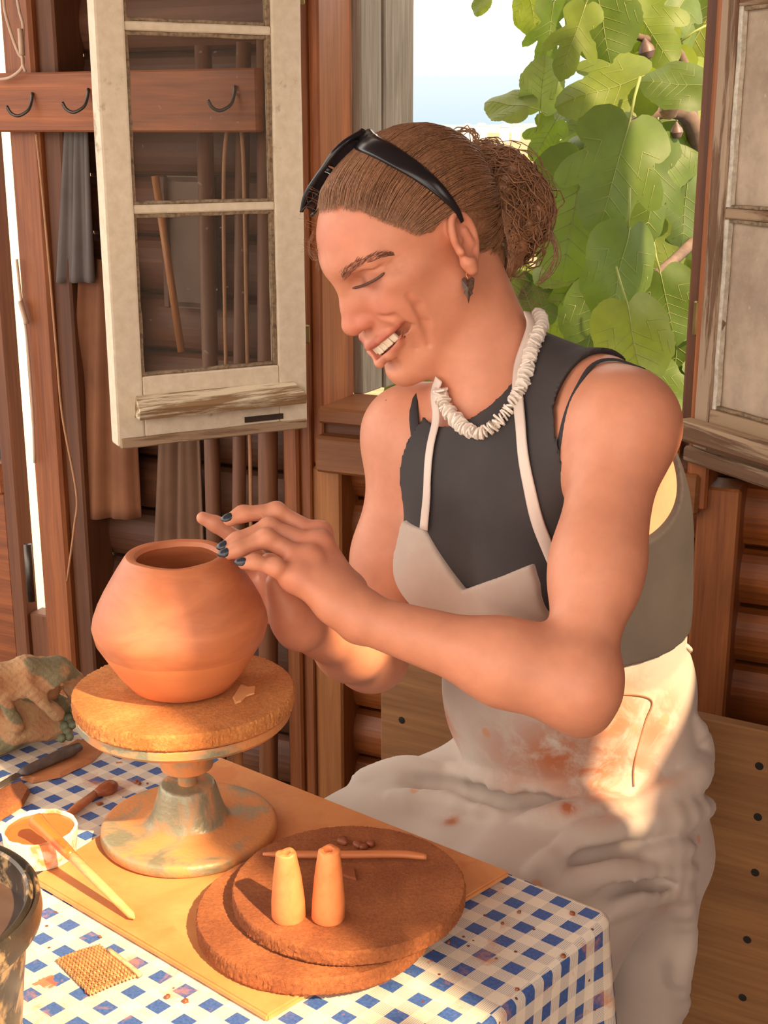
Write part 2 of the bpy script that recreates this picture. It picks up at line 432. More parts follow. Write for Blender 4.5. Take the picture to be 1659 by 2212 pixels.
# window frame in the wall
wf = S(empty('window_1', A0 + np.array([0, 0, 0.95])))
box('jamb', (-0.066, -0.030, 0.0), (-0.036, 0.05, 2.3), M_ORANGE, wf, WM, 0.004)
box('jamb', (-0.038, -0.020, 0.0), (-0.016, 0.07, 2.3), M_ORANGE, wf, WM, 0.006, seg=3)
box('jamb', (-0.018, -0.008, 0.87), (0.002, 0.11, 2.3), M_ORANGE, wf, WM, 0.003)
box('jamb', (0.602, 0.0, 0.87), (0.622, 0.11, 2.3), M_DARKV, wf, WM, 0.003)
box('jamb', (0.620, -0.022, 0.87), (0.652, 0.06, 2.3), M_ORANGE, wf, WM, 0.004)
box('head_rail', (-0.02, -0.01, 1.80), (0.63, 0.11, 1.86), M_ORANGE_H, wf, WM, 0.003)
box('sill', (-0.004, -0.018, 0.944), (0.606, 0.12, 0.972), M_SILL, wf, WM, 0.004)
box('sill_rail', (-0.004, -0.030, 0.862), (0.640, 0.03, 0.926), M_SILL, wf, WM, 0.005, cuts=6, rough=0.0015)
box('sill_gap_board', (-0.004, 0.0, 0.92), (0.606, 0.03, 0.95), M_DARKW, wf, WM, 0.001)
# weathered shutter board outside, folded away from the wall
sh_dir = nrm(np.array([0.12, 0.99, 0]))
SHM = frame(WM @ Vector((0.004, 0.115, 0)), OV * 0.995 + EV * 0.10, -EV)
sh = S(empty('window_4', tuple(WM @ Vector((0.0, 0.12, 0.98)))))
for i, (a, b) in enumerate(((0.0, 0.075), (0.078, 0.185))):
    box('shutter_board', (a, -0.010, 0.975), (b, 0.010, 2.2), M_GREYW, sh, SHM, 0.003, cuts=12, rough=0.001)
box('shutter_ledge', (0.0, 0.010, 1.33), (0.185, 0.022, 1.345), M_GREYW, sh, SHM, 0.002)

# ---- casements
def sash(name, org, ex, w, z0, cuts, sl, sr, rb, thick, mats, glass, mw=0.016, ztop=2.05):
    """org = bottom corner on the floor plan, ex along the sash; cuts = heights of the glazing bars"""
    ex = nrm(ex); M = frame((org[0], org[1], 0), ex, np.array([-ex[1], ex[0], 0]))
    root = S(empty(name, (org[0], org[1], z0))); mv, mh = mats
    t = thick / 2
    box('stile', (0, -t, z0), (sl, t, ztop), mv, root, M, 0.004, 0.0008, 2, 14)
    box('stile', (w - sr, -t, z0), (w, t, ztop), mv, root, M, 0.003, 0.0008, 2, 14)
    box('rail', (sl, -t * 0.95, z0), (w - sr, t * 0.95, z0 + rb), mh, root, M, 0.002, 0.0006, 1, 8)
    box('rail', (sl, -t * 0.95, ztop - 0.05), (w - sr, t * 0.95, ztop), mh, root, M, 0.002)
    edges = [z0 + rb] + list(cuts) + [ztop - 0.05]
    for zc in cuts:
        box('glazing_bar', (sl, -t * 0.8, zc - mw / 2), (w - sr, t * 0.8, zc + mw / 2), mh, root, M, 0.002, 0.0006, 1, 8)
    for a, b in zip(edges[:-1], edges[1:]):
        a2 = a + (mw / 2 if a in cuts else 0); b2 = b - (mw / 2 if b in cuts else 0)
        pn = box('pane', (sl - 0.004, -0.0015, a2 - 0.004), (w - sr + 0.004, 0.0015, b2 + 0.004), glass, root, M, 0)
        for (lo, hi) in (((sl, -0.010, a2), (sl + 0.006, -0.001, b2)), ((w - sr - 0.007, -0.011, a2), (w - sr, -0.001, b2)),
                         ((sl, -0.010, a2), (w - sr, -0.001, a2 + 0.005)), ((sl, -0.010, b2 - 0.006), (w - sr, -0.001, b2))):
            box('putty', lo, hi, M_PUTTY, pn, M, 0.001, 0.0016, 1, 26)
    return root, M
def plane_xz(M, u, v):
    o = np.array(M.translation); ex = np.array(M.col[0][:3]); ey = np.array(M.col[1][:3]); r = ray(u, v)
    t = ((o - CAM0) @ ey) / (r @ ey); p = CAM0 + r * t; return (p - o) @ ex, p[2]
ZB = 0.95
CR = onz(655, 915, ZB); CL = onz(248, 960, ZB); wl = np.linalg.norm(CR - CL)
_M = frame((CL[0], CL[1], 0), nrm(CR - CL), np.array([-nrm(CR - CL)[1], nrm(CR - CL)[0], 0]))
z_m1 = plane_xz(_M, 430, 62)[1]; z_m2 = plane_xz(_M, 437, 448)[1]; z_rb = plane_xz(_M, 450, 798)[1]
sx0 = plane_xz(_M, 300, 800)[0]; sx1 = plane_xz(_M, 592, 700)[0]
lw, LM = sash('window_2', CL, CR - CL, wl, ZB, [z_m2, z_m1], sx0, wl - sx1, z_rb - ZB, 0.034, (M_WHITE, M_WHITE), M_GLASS, 0.013)
# weather bar with stripped paint, and the drip board under it
xa, za = plane_xz(_M, 283, 897); xb, zb = plane_xz(_M, 637, 852); za2 = plane_xz(_M, 300, 850)[1]
V = []
for x, e in ((xa, 0.0), (xb, 0.0)):
    hh = za2 - za
    V += [(x, -0.017, za), (x, -0.044, za), (x, -0.047, za + hh * 0.45), (x + (0.004 if x == xa else -0.010), -0.017, za + hh)]
mesh_obj('weather_bar', [(p[0] - (xa + xb) / 2, p[1], p[2] - za) for p in V], [(0, 1, 2, 3), (7, 6, 5, 4), (0, 4, 5, 1), (1, 5, 6, 2), (2, 6, 7, 3), (3, 7, 4, 0)], M_STRIP, lw, False,
         LM @ Matrix.Translation(((xa + xb) / 2, 0, za)))
box('drip_board', (0.004, -0.021, ZB - 0.004), (wl - 0.002, 0.015, ZB + 0.012), M_PEELBR_H, lw, LM, 0.002, 0.0008, 1, 10)
xs0, zs0 = plane_xz(_M, 520, 905); xs1, zs1 = plane_xz(_M, 602, 892)
box('rail_slot', (xs0, -0.0185, zs0 - 0.003), (xs1, -0.012, zs0 + 0.006), plain('slot_dark', srgb(60, 44, 32), 0.9), lw, LM, 0)
for zz in (1.085, 1.60):
    box('hinge', (wl - 0.002, -0.016, zz), (wl + 0.008, 0.006, zz + 0.03), M_BRASS, lw, LM, 0.002)
# right casement, swung far into the room
RC0 = onz(1508, 962, 0.965); RCd = nrm(np.array([0.442, -0.897, 0]))
_M2 = frame((RC0[0], RC0[1], 0), RCd, np.array([-RCd[1], RCd[0], 0]))
q0 = plane_xz(_M2, 1572, 600)[0]; z_r = plane_xz(_M2, 1600, 462)[1]; z_r0 = plane_xz(_M2, 1580, 890)[1]; z_t = plane_xz(_M2, 1600, 0)[1]
rw, RM = sash('window_3', RC0, RCd, 0.31, 0.965, [z_r, z_r + (z_r - z_r0) * 1.0], q0, 0.045, z_r0 - 0.965, 0.036, (M_PEELBR, M_PEELBR_H), M_GLASS2, 0.014)
bm = box_bm((0.0, -0.050, 0.0), (0.31, -0.016, 0.030), 0.005)
bm_obj('weather_bar', bm, M_PEELBR_H, rw, False, RM @ Matrix.Translation((0, 0, z_r0 - 0.048)))
box('drip_board', (0.0, -0.03, 0.945), (0.31, 0.018, 0.968), M_PEELBR_H, rw, RM, 0.004, 0.001, 1, 8)
M_PALE = plain('paint_pale_flaking', srgb(206, 196, 178), 0.8, 0, 0.25, 120, 0.9)
box('bead', (q0 - 0.003, -0.012, z_r0), (q0 + 0.007, -0.002, z_r - 0.008), M_PALE, rw, RM, 0.001, 0.0012, 1, 30)
box('bead', (q0 - 0.003, -0.012, z_r + 0.008), (q0 + 0.007, -0.002, 1.9), M_PALE, rw, RM, 0.001, 0.0012, 1, 30)
for zz in (1.13, 1.70):
    box('hinge', (-0.008, -0.02, zz), (0.002, 0.004, zz + 0.05), M_BRASS, rw, RM, 0.002)

# ---- left end: door frame post, glazed door standing ajar
wlft = S(empty('wall_left', tuple(WM @ Vector((-0.58, 0, 0)))))
sdp = wall_sz(59, 850, -0.035)[0]; sdg = wall_sz(18, 850, -0.02)[0]; sds = wall_sz(-12, 850, -0.02)[0]
box('door_post', (sdp, -0.035, 0.0), (-0.535, 0.06, 2.3), M_ORANGE, wlft, WM, 0.006)
box('door_post', (-0.537, -0.02, 0.0), (-0.497, 0.06, 2.3), M_DARKV, wlft, WM, 0.004)
for k in range(4):
    box('wall_board', (-2.2, -0.02 + 0.0, 1.98 + k * 0.085), (-0.60, 0.03, 2.06 + k * 0.085), M_DARKW, wlft, WM, 0.003)
dr = S(empty('door_1', tuple(WM @ Vector((-0.66, -0.06, 0)))))
for nm, lo_, hi_ in (('door_stile', (sds, -0.02, 0.05), (sdg, 0.02, 1.97)), ('door_stile', (sdg - 0.72, -0.02, 0.05), (sdg - 0.64, 0.02, 1.97)), ('door_panel', (sdg - 0.64, -0.014, 0.05), (sds, 0.014, 0.74)), ('door_rail', (sdg - 0.64, -0.02, 0.74), (sds, 0.02, 0.80)), ('door_rail', (sdg - 0.64, -0.02, 1.90), (sds, 0.02, 1.97))):
    box(nm, lo_, hi_, M_DARKV if nm == 'door_stile' else M_ORANGE_H, dr, WM, 0.004)
box('pane', (sdg - 0.645, -0.002, 0.795), (sds + 0.003, 0.002, 1.905), M_GLASS, dr, WM, 0)
box('door_bottom_stop', (sdg, -0.01, 0.05), (sdp, 0.03, 0.50), M_DARKV, wlft, WM, 0.003)
hp = np.array(WM @ Vector(((sdg + sdp) / 2 + 0.006, -0.04, 0.60)))
hb = tube('hinge', [hp + np.array([0, 0, -0.06]), hp + np.array([0, 0, 0.055])], 0.008, M_IRON, dr, 10)

# hook rail with two hooks
hr = tag(empty('hook_rail', tuple(WM @ Vector((-0.35, -0.04, 1.414)))), 'long brown wooden hook rail on the wall behind the white casement', 'hook rail')
box('rail', (-0.74, -0.062, 1.414), (-0.08, -0.038, 1.511), M_ORANGE_H, hr, WM, 0.003)
def hook(s, z):
    pts = [(s + 0.006, -0.064, z + 0.03), (s + 0.006, -0.070, z + 0.012), (s + 0.004, -0.078, z), (s - 0.008, -0.088, z - 0.008), (s - 0.02, -0.092, z - 0.003), (s - 0.026, -0.094, z + 0.008)]
    tube('hook', catmull([np.array(WM @ Vector(p)) for p in pts], 18), 0.0028, M_IRON, hr, 8)
for u, v in ((70, 240), (190, 232), (505, 228)):
    s_, z_ = wall_sz(u, v, -0.06); hook(s_, z_)
# bench: oak seat and back panel with rows of pin holes
bp0 = onz(1520, 1552, 0.70); bp1 = onz(1659, 1582, 0.70); bd = nrm(bp1 - bp0)
BM = frame((bp0[0], bp0[1], 0), bd, np.array([-bd[1], bd[0], 0]))
bench = tag(empty('oak_panel', (bp0[0], bp0[1], 0)), 'upright oak board with a row of pin holes behind the seated person', 'board')
box('panel', (plane_xz(BM, 822, 1500)[0], 0.0, 0.0), (0.50, 0.020, 0.70), M_BENCH, bench, BM, 0.002)
M_HOLE = plain('hole_dark', (0.012, 0.008, 0.005), 0.9)
for (u, v) in ((1640, 1655), (1637, 1765), (1631, 1885), (1614, 2030), (1604, 2155), (868, 1556)):
    x, z = plane_xz(BM, u, v)
    lathe('pin_hole', [(0.0045, -0.0012), (0.0058, -0.0004), (0.0045, 0.0004), (0.0, 0.0006)], M_HOLE, bench, BM @ Matrix.Translation((x, -0.0002, z)) @ Matrix.Rotation(math.radians(90), 4, 'X'), 14)
# roof, unseen right-hand wall cut to shape the sun patches, pale floor added for bounce
cl_ = S(empty('ceiling', (-0.4, 0.6, 2.75)))
for i in range(22):
    box('ceiling_board', (-2.0, -1.3 + i * 0.18, 2.75), (0.95, -1.124 + i * 0.18, 2.77), M_DARKW, cl_, None, 0.003)
wr = S(empty('wall_sun_mask', (0.87, 0.3, 0)))
RX0, RX1 = 0.85, 0.89
def sun_mask_panel(y0, y1, z0, z1, nm='wall_board'): return box(nm, (RX0, y0, z0), (RX1, y1, z1), M_DARKV, wr, None, 0.003)  # panels block the sun; gaps between them are placed to shape its patches
sun_mask_panel(-1.30, -0.72, 0.0, 2.75); sun_mask_panel(-0.72, -0.12, 0.0, 1.25); sun_mask_panel(-0.22, -0.12, 2.06, 2.75); sun_mask_panel(-0.72, -0.22, 2.64, 2.75)
sun_mask_panel(-0.265, -0.22, 2.36, 2.64)
sun_mask_panel(-0.12, 0.04, 0.0, 2.75); sun_mask_panel(0.25, 0.46, 0.0, 2.75); sun_mask_panel(0.04, 0.25, 0.0, 2.10); sun_mask_panel(0.04, 0.25, 2.33, 2.75); sun_mask_panel(0.04, 0.13, 2.10, 2.20); sun_mask_panel(0.15, 0.25, 2.24, 2.33)
sun_mask_panel(0.46, 0.82, 0.0, 1.56); sun_mask_panel(0.46, 0.82, 2.02, 2.75); sun_mask_panel(0.82, 1.80, 0.0, 2.75)
for z in (1.55, 2.02): box('glazing_bar', (RX0, -0.72, z - 0.006), (RX1, -0.22, z + 0.006), M_WHITE, wr, None, 0.002)
S(box('wall_outside', (-3.0, 6.0, -0.8), (-1.15, 6.2, 2.6), plain('plaster_outdoor_cream', srgb(232, 214, 180), 0.9, 0, 0.08, 6, 0.1), None, None, 0.01))
M_BOUNCE = plain('bounce_plaster', srgb(226, 214, 196), 0.9, 0, 0.1, 3, 0.1)
S(box('floor_bounce', (-5.0, -6.0, -0.06), (4.5, -1.32, -0.02), M_BOUNCE, None, None, 0.004))  # unseen pale slab added behind the camera to bounce fill light inside
# ------------------------------------------------------------------ table, cloth and what stands on it
TZ = 0.77
TC = onz(1330, 1975, TZ); TA = nrm(TC - onz(480, 1635, TZ)); TB = np.array([-TA[1], TA[0], 0])
TM = frame(TC, TA, TB)                       # x along the long edge, y over the far edge, z up; the table lies at x<0, y<0
TL, TW = 1.05, 0.78
def tl(u, v, z=TZ):
    p = onz(u, v, z) - TC; return np.array([p @ TA, p @ TB, z - TZ])
M_TABLE = wood('wood_table', srgb(96, 60, 36), srgb(146, 100, 62), 0, 0.8, 0.6)
tb = tag(empty('table', tuple(TM @ Vector((-TL / 2, -TW / 2, -TZ)))), 'wooden work table under the blue checked cloth', 'table')
box('table_top', (-TL, -TW, -0.030), (-0.004, -0.004, -0.003), M_TABLE, tb, TM, 0.006)
for x in (-TL + 0.05, -0.11):
    for y in (-TW + 0.05, -0.11):
        box('leg', (x, y, -TZ), (x + 0.05, y + 0.05, -0.030), M_TABLE, tb, TM, 0.004)
def gingham():
    b = NB('cloth_blue_gingham'); uv = b.new('ShaderNodeUVMap', _uv_map='UVMap')
    sp = b.new('ShaderNodeSeparateXYZ'); b.l.new(uv.outputs[0], sp.inputs[0])
    PX, PY = 0.0286, 0.0265
    skx = b.math('SUBTRACT', sp.outputs[0], b.math('MULTIPLY', b.math('ADD', sp.outputs[1], 0.0145), 0.068))
    def stripe(s, per, ph):
        f = b.math('FRACT', b.math('ADD', b.math('DIVIDE', b.math('SUBTRACT', s, ph), per), 100.25)); return b.math('LESS_THAN', f, 0.5)
    A = stripe(skx, PX, -0.0468); Bq = stripe(sp.outputs[1], PY, -0.0145)
    both = b.math('MULTIPLY', A, Bq); one = b.math('SUBTRACT', b.math('ADD', A, Bq), b.math('MULTIPLY', both, 2))
    def lines(s): return b.math('LESS_THAN', b.math('FRACT', b.math('MULTIPLY', s, 1 / 0.0016)), 0.5)
    hatch = b.math('ADD', b.math('MULTIPLY', A, lines(sp.outputs[1])), b.math('MULTIPLY', Bq, lines(sp.outputs[0])), clamp=True)
    f1 = b.noise(uv.outputs[0], 22, 6, 0.7, 0.5); f2 = b.noise(uv.outputs[0], 6, 5, 0.6); f3 = b.noise(uv.outputs[0], 420, 2, 0.5)
    cream = b.ramp(f2, [(0.35, srgb(222, 206, 182)), (0.7, srgb(240, 230, 212))])
    blue = b.ramp(f3, [(0.3, srgb(50, 82, 144)), (0.75, srgb(78, 110, 168))])
    col = b.mix(b.math('MULTIPLY', one, b.math('MULTIPLY', hatch, 0.52)), cream, srgb(104, 116, 140))
    col = b.mix(both, col, blue)
    # clay smears and drops: wear with shapes of their own
    sm = b.ramp(f1, [(0.56, 0.0), (0.70, 0.8)]); col = b.mix(sm, col, srgb(206, 134, 78))
    vo = b.new('ShaderNodeTexVoronoi', Scale=24, Randomness=1.0); dis = b.mix(0.06, uv.outputs[0], b.noise(uv.outputs[0], 60, 3, 0.5, 0, 'Color')); b.l.new(dis, vo.inputs['Vector'])
    sepc = b.new('ShaderNodeSeparateColor'); b.l.new(vo.outputs['Color'], sepc.inputs[0])
    pick = b.math('GREATER_THAN', sepc.outputs[0], 0.72)
    drop = b.math('MULTIPLY', pick, b.ramp(vo.outputs['Distance'], [(0.20, 1.0), (0.26, 0.0)])); col = b.mix(b.math('MULTIPLY', drop, 0.85), col, srgb(188, 96, 50))
    vo2 = b.new('ShaderNodeTexVoronoi', Scale=110); b.l.new(uv.outputs[0], vo2.inputs['Vector']); sc2 = b.new('ShaderNodeSeparateColor'); b.l.new(vo2.outputs['Color'], sc2.inputs[0])
    d2 = b.math('MULTIPLY', b.math('GREATER_THAN', sc2.outputs[1], 0.9), b.ramp(vo2.outputs['Distance'], [(0.14, 1.0), (0.2, 0.0)])); col = b.mix(d2, col, srgb(120, 66, 36))
    b.set(Base_Color=col, Roughness=0.42); b.bump(f3, 0.25, 0.0006); return b.m
M_GING = gingham()
def make_cloth():
    R = 0.014; r = 0.006; drop = 0.36
    # perimeter at the edge: from the near end of the right side, round the corner, along the far side
    per = [(0.0, -TW + i * 0.012) for i in range(int((TW - R) / 0.012))]
    per = [(x, y, 1, 0) for x, y in per]
    for k in range(9):
        a = k / 8 * math.pi / 2; per.append((-R + R * math.cos(a), -R + R * math.sin(a), math.cos(a), math.sin(a)))
    per += [(-R - i * 0.012, 0.0, 0, 1) for i in range(1, int((TL - R) / 0.012))]
    arc = [0.0]
    for p, q in zip(per[:-1], per[1:]): arc.append(arc[-1] + math.hypot(q[0] - p[0], q[1] - p[1]))
    s0 = arc[len([p for p in per if p[2] == 1 and p[3] == 0]) - 1]
    rows = [(0, 0, 0)] + [(r * math.sin(t), -r * (1 - math.cos(t)), t * r) for t in (0.4, 0.8, 1.2, 1.57)]
    z = -r
    while z > -drop: z -= 0.012; rows.append((r, z, r * 1.57 + (-r - z)))
    V = []; UV = []; Fc = []; n = len(per)
    for j, (o, zz, L) in enumerate(rows):
        for i, (x, y, nx, ny) in enumerate(per):
            s = arc[i] - s0; t = max(0, -zz - 0.01) / 0.3
            zz = max(zz, -0.36 if s < 0.03 else -0.36 + 0.325 * min(1, (s - 0.03) / 0.05))
            w = 0.010 * math.sin(s * 26 + 0.8) * t + 0.008 * math.sin(s * 61) * t * t
            flare = 0.016 * math.exp(-((s - 0.012) / 0.03) ** 2) * min(1, t * 1.6)
            V.append((x - (r * nx) + nx * (o + w + flare), y - (r * ny) + ny * (o + w + flare), zz))
            UV.append((L - r, s + 0.0) if ny < 0.5 else (L - r, s))
    for j in range(len(rows) - 1):
        for i in range(n - 1): Fc.append((j * n + i, j * n + i + 1, (j + 1) * n + i + 1, (j + 1) * n + i))
    # top: strips from perimeter row 0 inwards, as a grid clipped to the rounded corner
    base = len(V); top = [(-TL + 0.004, -TW)]
    V.append((-TL, -TW, 0)); UV.append((-TL, -TW)); V.append((-TL, -r, 0)); UV.append((-TL, 0))
    Fc.append(tuple([base] + list(range(n)) + [base + 1])[::-1])
    o = mesh_obj('tablecloth', V, Fc, M_GING, None, True, TM @ Matrix.Translation((0, 0, 0.0008)))
    me = o.data; me.polygons[len(me.polygons) - 1].use_smooth = False
    ul = me.uv_layers.new(name='UVMap')
    for lp in me.loops:
        i = lp.vertex_index
        ul.data[lp.index].uv = UV[i] if i >= n else (V[i][0], V[i][1])
    # loops of the hanging rows keep their own strip coordinates
    for p in me.polygons:
        if len(p.vertices) == 4:
            for li in p.loop_indices: ul.data[li].uv = UV[me.loops[li].vertex_index]
    return tag(o, 'blue and cream checked cloth draped over the work table', 'tablecloth')
cloth = make_cloth()

CLAY = srgb(196, 112, 62)
def clay_mat(name, dark, light, rough=0.55, sc=20, bump=0.25, spots=None):
    b = NB(name); v = b.coord(); f = b.noise(v, sc, 7, 0.65, 0.4); f2 = b.noise(v, sc * 9, 3, 0.6)
    col = b.ramp(f, [(0.3, dark), (0.7, light)])
    if spots: col = b.mix(b.ramp(b.noise(v, sc * 1.3, 5, 0.6, 0.3), [(0.54, 0.0), (0.62, 1.0)]), col, spots)
    b.set(Base_Color=col, Roughness=rough); b.bump(b.math('ADD', f, b.math('MULTIPLY', f2, 0.6)), bump, 0.001); return b.m
M_BOARD = clay_mat('board_clay_stained', srgb(196, 124, 70), srgb(222, 156, 98), 0.5, 12, 0.12, srgb(204, 128, 74))
M_POT = None
def pot_mat():
    b = NB('clay_burnished'); tc = b.new('ShaderNodeTexCoord'); sp = b.new('ShaderNodeSeparateXYZ'); b.l.new(tc.outputs['Object'], sp.inputs[0])
    mp = b.new('ShaderNodeMapping', Scale=(14, 14, 46)); b.l.new(tc.outputs['Object'], mp.inputs[0])
    f = b.noise(mp.outputs[0], 1.0, 6, 0.6, 0.6); fs = b.noise(b.coord('Object', (40, 40, 260)), 1.0, 3, 0.6)
    col = b.ramp(f, [(0.3, srgb(170, 94, 58)), (0.7, srgb(204, 124, 80))])
    low = b.math('LESS_THAN', b.math('ADD', sp.outputs[2], b.math('MULTIPLY', b.math('SUBTRACT', f, 0.5), 0.014)), 0.046)
    col = b.mix(b.math('MULTIPLY', low, 0.6), col, srgb(214, 132, 80))
    b.set(Base_Color=col, Roughness=b.ramp(low, [(0.0, 0.46), (1.0, 0.62)])); b.bump(b.math('ADD', b.math('MULTIPLY', fs, 0.5), f), 0.12, 0.001); return b.m
M_POT = pot_mat()
M_CLAY = clay_mat('clay_leather_hard', srgb(200, 112, 62), srgb(226, 142, 88), 0.6, 30, 0.2)
M_CLAYDK = clay_mat('clay_wet_dark', srgb(120, 62, 36), srgb(160, 88, 52), 0.4, 40, 0.3)
def cork_mat(name, dark, light):
    b = NB(name); v = b.coord(); f = b.noise(v, 330, 5, 0.75, 0.5); f2 = b.noise(v, 16, 5, 0.6, 0.3)
    col = b.mix(b.ramp(f2, [(0.35, 0.0), (0.7, 1.0)]), dark, light)
    col = b.mix(1.0, col, b.ramp(f, [(0.3, (0.62, 0.60, 0.58)), (0.65, (1.08, 1.06, 1.05))]), 'MULTIPLY')
    b.set(Base_Color=col, Roughness=0.9); b.bump(f, 0.8, 0.0025); return b.m
M_FIBRE = cork_mat('bat_fibreboard', srgb(150, 84, 44), srgb(190, 116, 64))
M_FIBRE2 = cork_mat('bat_fibreboard_orange', srgb(204, 122, 58), srgb(232, 160, 92))
def wheel_mat():
    b = NB('metal_hammered_clayed'); v = b.coord(); f = b.noise(v, 20, 7, 0.65, 0.5); ham = b.noise(v, 240, 2, 0.5)
    f = b.math('ADD', f, b.math('MULTIPLY', b.math('LESS_THAN', b.new('ShaderNodeSeparateXYZ', Vector=v).outputs[2], 0.018), 0.07)); m = b.ramp(f, [(0.46, 0.0), (0.60, 1.0)])
    col = b.mix(m, srgb(150, 146, 120), srgb(204, 136, 80)); b.set(Base_Color=col, Metallic=b.ramp(f, [(0.46, 0.45), (0.60, 0.0)]), Roughness=b.ramp(f, [(0.46, 0.42), (0.60, 0.8)]))
    b.bump(ham, 0.5, 0.0012); return b.m
M_WHEEL = wheel_mat()

# work board
bc = [tl(1102, 1897)[:2], tl(476, 1652)[:2], tl(70, 1912)[:2], tl(578, 2214)[:2]]
bc[0] = np.array([bc[0][0], -0.010]); bc[1] = np.array([bc[1][0], -0.012]); ctr = np.mean(bc, axis=0)
bz = 0.0016; bt = 0.0065
bm = bmesh.new(); lowv = [bm.verts.new((p[0] - ctr[0], p[1] - ctr[1], 0)) for p in bc]
fc = bm.faces.new(lowv); ex = bmesh.ops.extrude_face_region(bm, geom=[fc]); [setattr(v, 'co', v.co + Vector((0, 0, bt))) for v in ex['geom'] if isinstance(v, bmesh.types.BMVert)]
bmesh.ops.recalc_face_normals(bm, faces=bm.faces); bmesh.ops.bevel(bm, geom=list(bm.edges), offset=0.0016, segments=2, affect='EDGES')
wbd = tag(bm_obj('work_board', bm, M_BOARD, None, False, TM @ Matrix.Translation((ctr[0], ctr[1], bz))), 'thin clay-stained wooden work board lying on the checked cloth', 'board')
BZ = TZ + bz + bt                               # top of the board

# banding wheel
wc = onz(410, 1800, BZ); WX, WY = wc[0], wc[1]
def zax(v): return aty(410, v, WY)[2]
def wscale(z): return (WY * _c - (z - CZ) * _s) / F_PX
z_cone = zax(1690); z_col0 = zax(1657); z_head1 = zax(1524); z_head0 = z_head1 - 0.0125
z_bat1 = z_head1 + 0.0165
bw = tag(empty('banding_wheel', (WX, WY, BZ)), 'grey hammered metal banding wheel carrying the round clay pot', 'banding wheel')
WT = lambda z: Matrix.Translation((WX, WY, z))
rb = 189 * wscale(BZ)
hz = z_cone - BZ
cpro = [(0, .0470), (.03, .0420), (.08, .0385), (.16, .0362), (.30, .0340), (.50, .0313), (.75, .0286), (.93, .0265), (.985, .0252), (1, .0235)]
lathe('base', [(0, 0), (rb - 0.003, 0), (rb, 0.003), (rb, 0.0100), (rb - 0.0015, 0.0120), (rb - 0.004, 0.0128), (0.070, 0.0129)] + [(r_, 0.0130 + (hz - 0.0130) * t_) for t_, r_ in cpro] + [(0.018, hz), (0.0, hz - 0.001)], M_WHEEL, bw, WT(BZ + 0.0002), 72, sharp=50)
lathe('spindle', [(0.009, 0), (0.009, z_col0 - z_cone + 0.004), (0, z_col0 - z_cone + 0.004)], M_WHEEL, bw, WT(z_cone - 0.001), 24)
lathe('collar', [(0.0, 0), (0.0220, 0), (0.0242, 0.0015), (0.0250, 0.0050), (0.0250, z_head0 - z_col0 + 0.001)], M_WHEEL, bw, WT(z_col0), 48)
rh = 230 * wscale(z_head1)
lathe('wheel_head', [(0, 0), (rh - 0.008, 0), (rh - 0.003, 0.0015), (rh, 0.005), (rh, 0.0115), (rh - 0.001, 0.0125), (0, 0.0125)], M_WHEEL, bw, WT(z_head0), 96)
def fibre_bat(name, cx, cy, z, r, th, mat, label, seed, rough=0.0022, group=None):
    def jit(rr, zz, a, i):
        lowf = mnoise.noise(Vector((math.cos(a) * 1.5, math.sin(a) * 1.5, seed * 3.1))) * 0.002
        if 0 < i < 10:
            q = Vector((math.cos(a) * 95, math.sin(a) * 95, zz * 900 + seed)); w = mnoise.noise(q) + 0.7 * mnoise.noise(q * 2.3)
            rr = rr + w * rough * (0.5 if i in (1, 9) else 1.0) + lowf
            if i == 9: zz += 0.0006 * w
        return rr, zz
    pr = [(0, 0), (r - 0.003, 0), (r - 0.0015, th * 0.06), (r, th * 0.18), (r, th * 0.32), (r, th * 0.46), (r, th * 0.60), (r, th * 0.74), (r - 0.0002, th * 0.88), (r - 0.0010, th * 0.985), (r - 0.0040, th), (r * 0.8, th), (0, th)]
    o = lathe(name, pr, mat, None, Matrix.Translation((cx, cy, z)), 460, jit, sharp=42)
    return tag(o, label, 'bat', group)
fibre_bat('fibre_bat', WX, WY, z_head1 + 0.0006, 237 * wscale(z_bat1), 0.0165, M_FIBRE2, 'orange rough-edged round bat on the banding wheel under the pot', 3, 0.0013)
ZB0 = z_head1 + 0.0006 + 0.0165
# the pot
zm = zax(1196); zw = zax(1350); H = zm - ZB0; ww = zw - ZB0
sc_ = wscale((zm + ZB0) / 2 + 0.0)
rw_, rm_ = 188 * sc_, 113 * sc_
kz = ww / 0.060
prof = [(0, 0.0), (0.027, 0.0), (0.036, 0.0010), (0.0465, 0.0058 * kz), (0.0580, 0.0200 * kz), (0.0685, 0.0370 * kz), (0.0758, 0.0490 * kz), (rw_ - 0.0010, ww - 0.0035), (rw_ + 0.0002, ww + 0.002), (rw_ - 0.0012, ww + 0.010)]
for t in (0.2, 0.4, 0.6, 0.8):
    zz = ww + 0.010 + (H - 0.003 - ww - 0.010) * t; prof.append((rw_ - 0.0012 + (rm_ - rw_ + 0.0012) * (t ** 1.25), zz))
prof += [(rm_, H - 0.003), (rm_ - 0.002, H - 0.0005), (rm_ - 0.0045, H), (rm_ - 0.009, H - 0.0012), (rm_ - 0.011, H - 0.005), (rm_ - 0.008, H - 0.010), (rw_ - 0.012, ww + 0.01), (rw_ - 0.012, ww - 0.005), (0.05, 0.02), (0.0, 0.010)]
def potjit(r, z, a, i):
    w = mnoise.noise(Vector((math.cos(a) * 1.1, math.sin(a) * 1.1, z * 18)))
    return r * (1 + 0.010 * w), z + (0.0016 * mnoise.noise(Vector((math.cos(a) * 1.6, math.sin(a) * 1.6, 4.0))) if z > H * 0.8 else 0)
pot = tag(lathe('clay_pot', prof, M_POT, None, Matrix.Translation((WX, WY, ZB0 + 0.0006)), 96, potjit), 'round terracotta pot with a narrow open mouth held between the hands', 'pot')
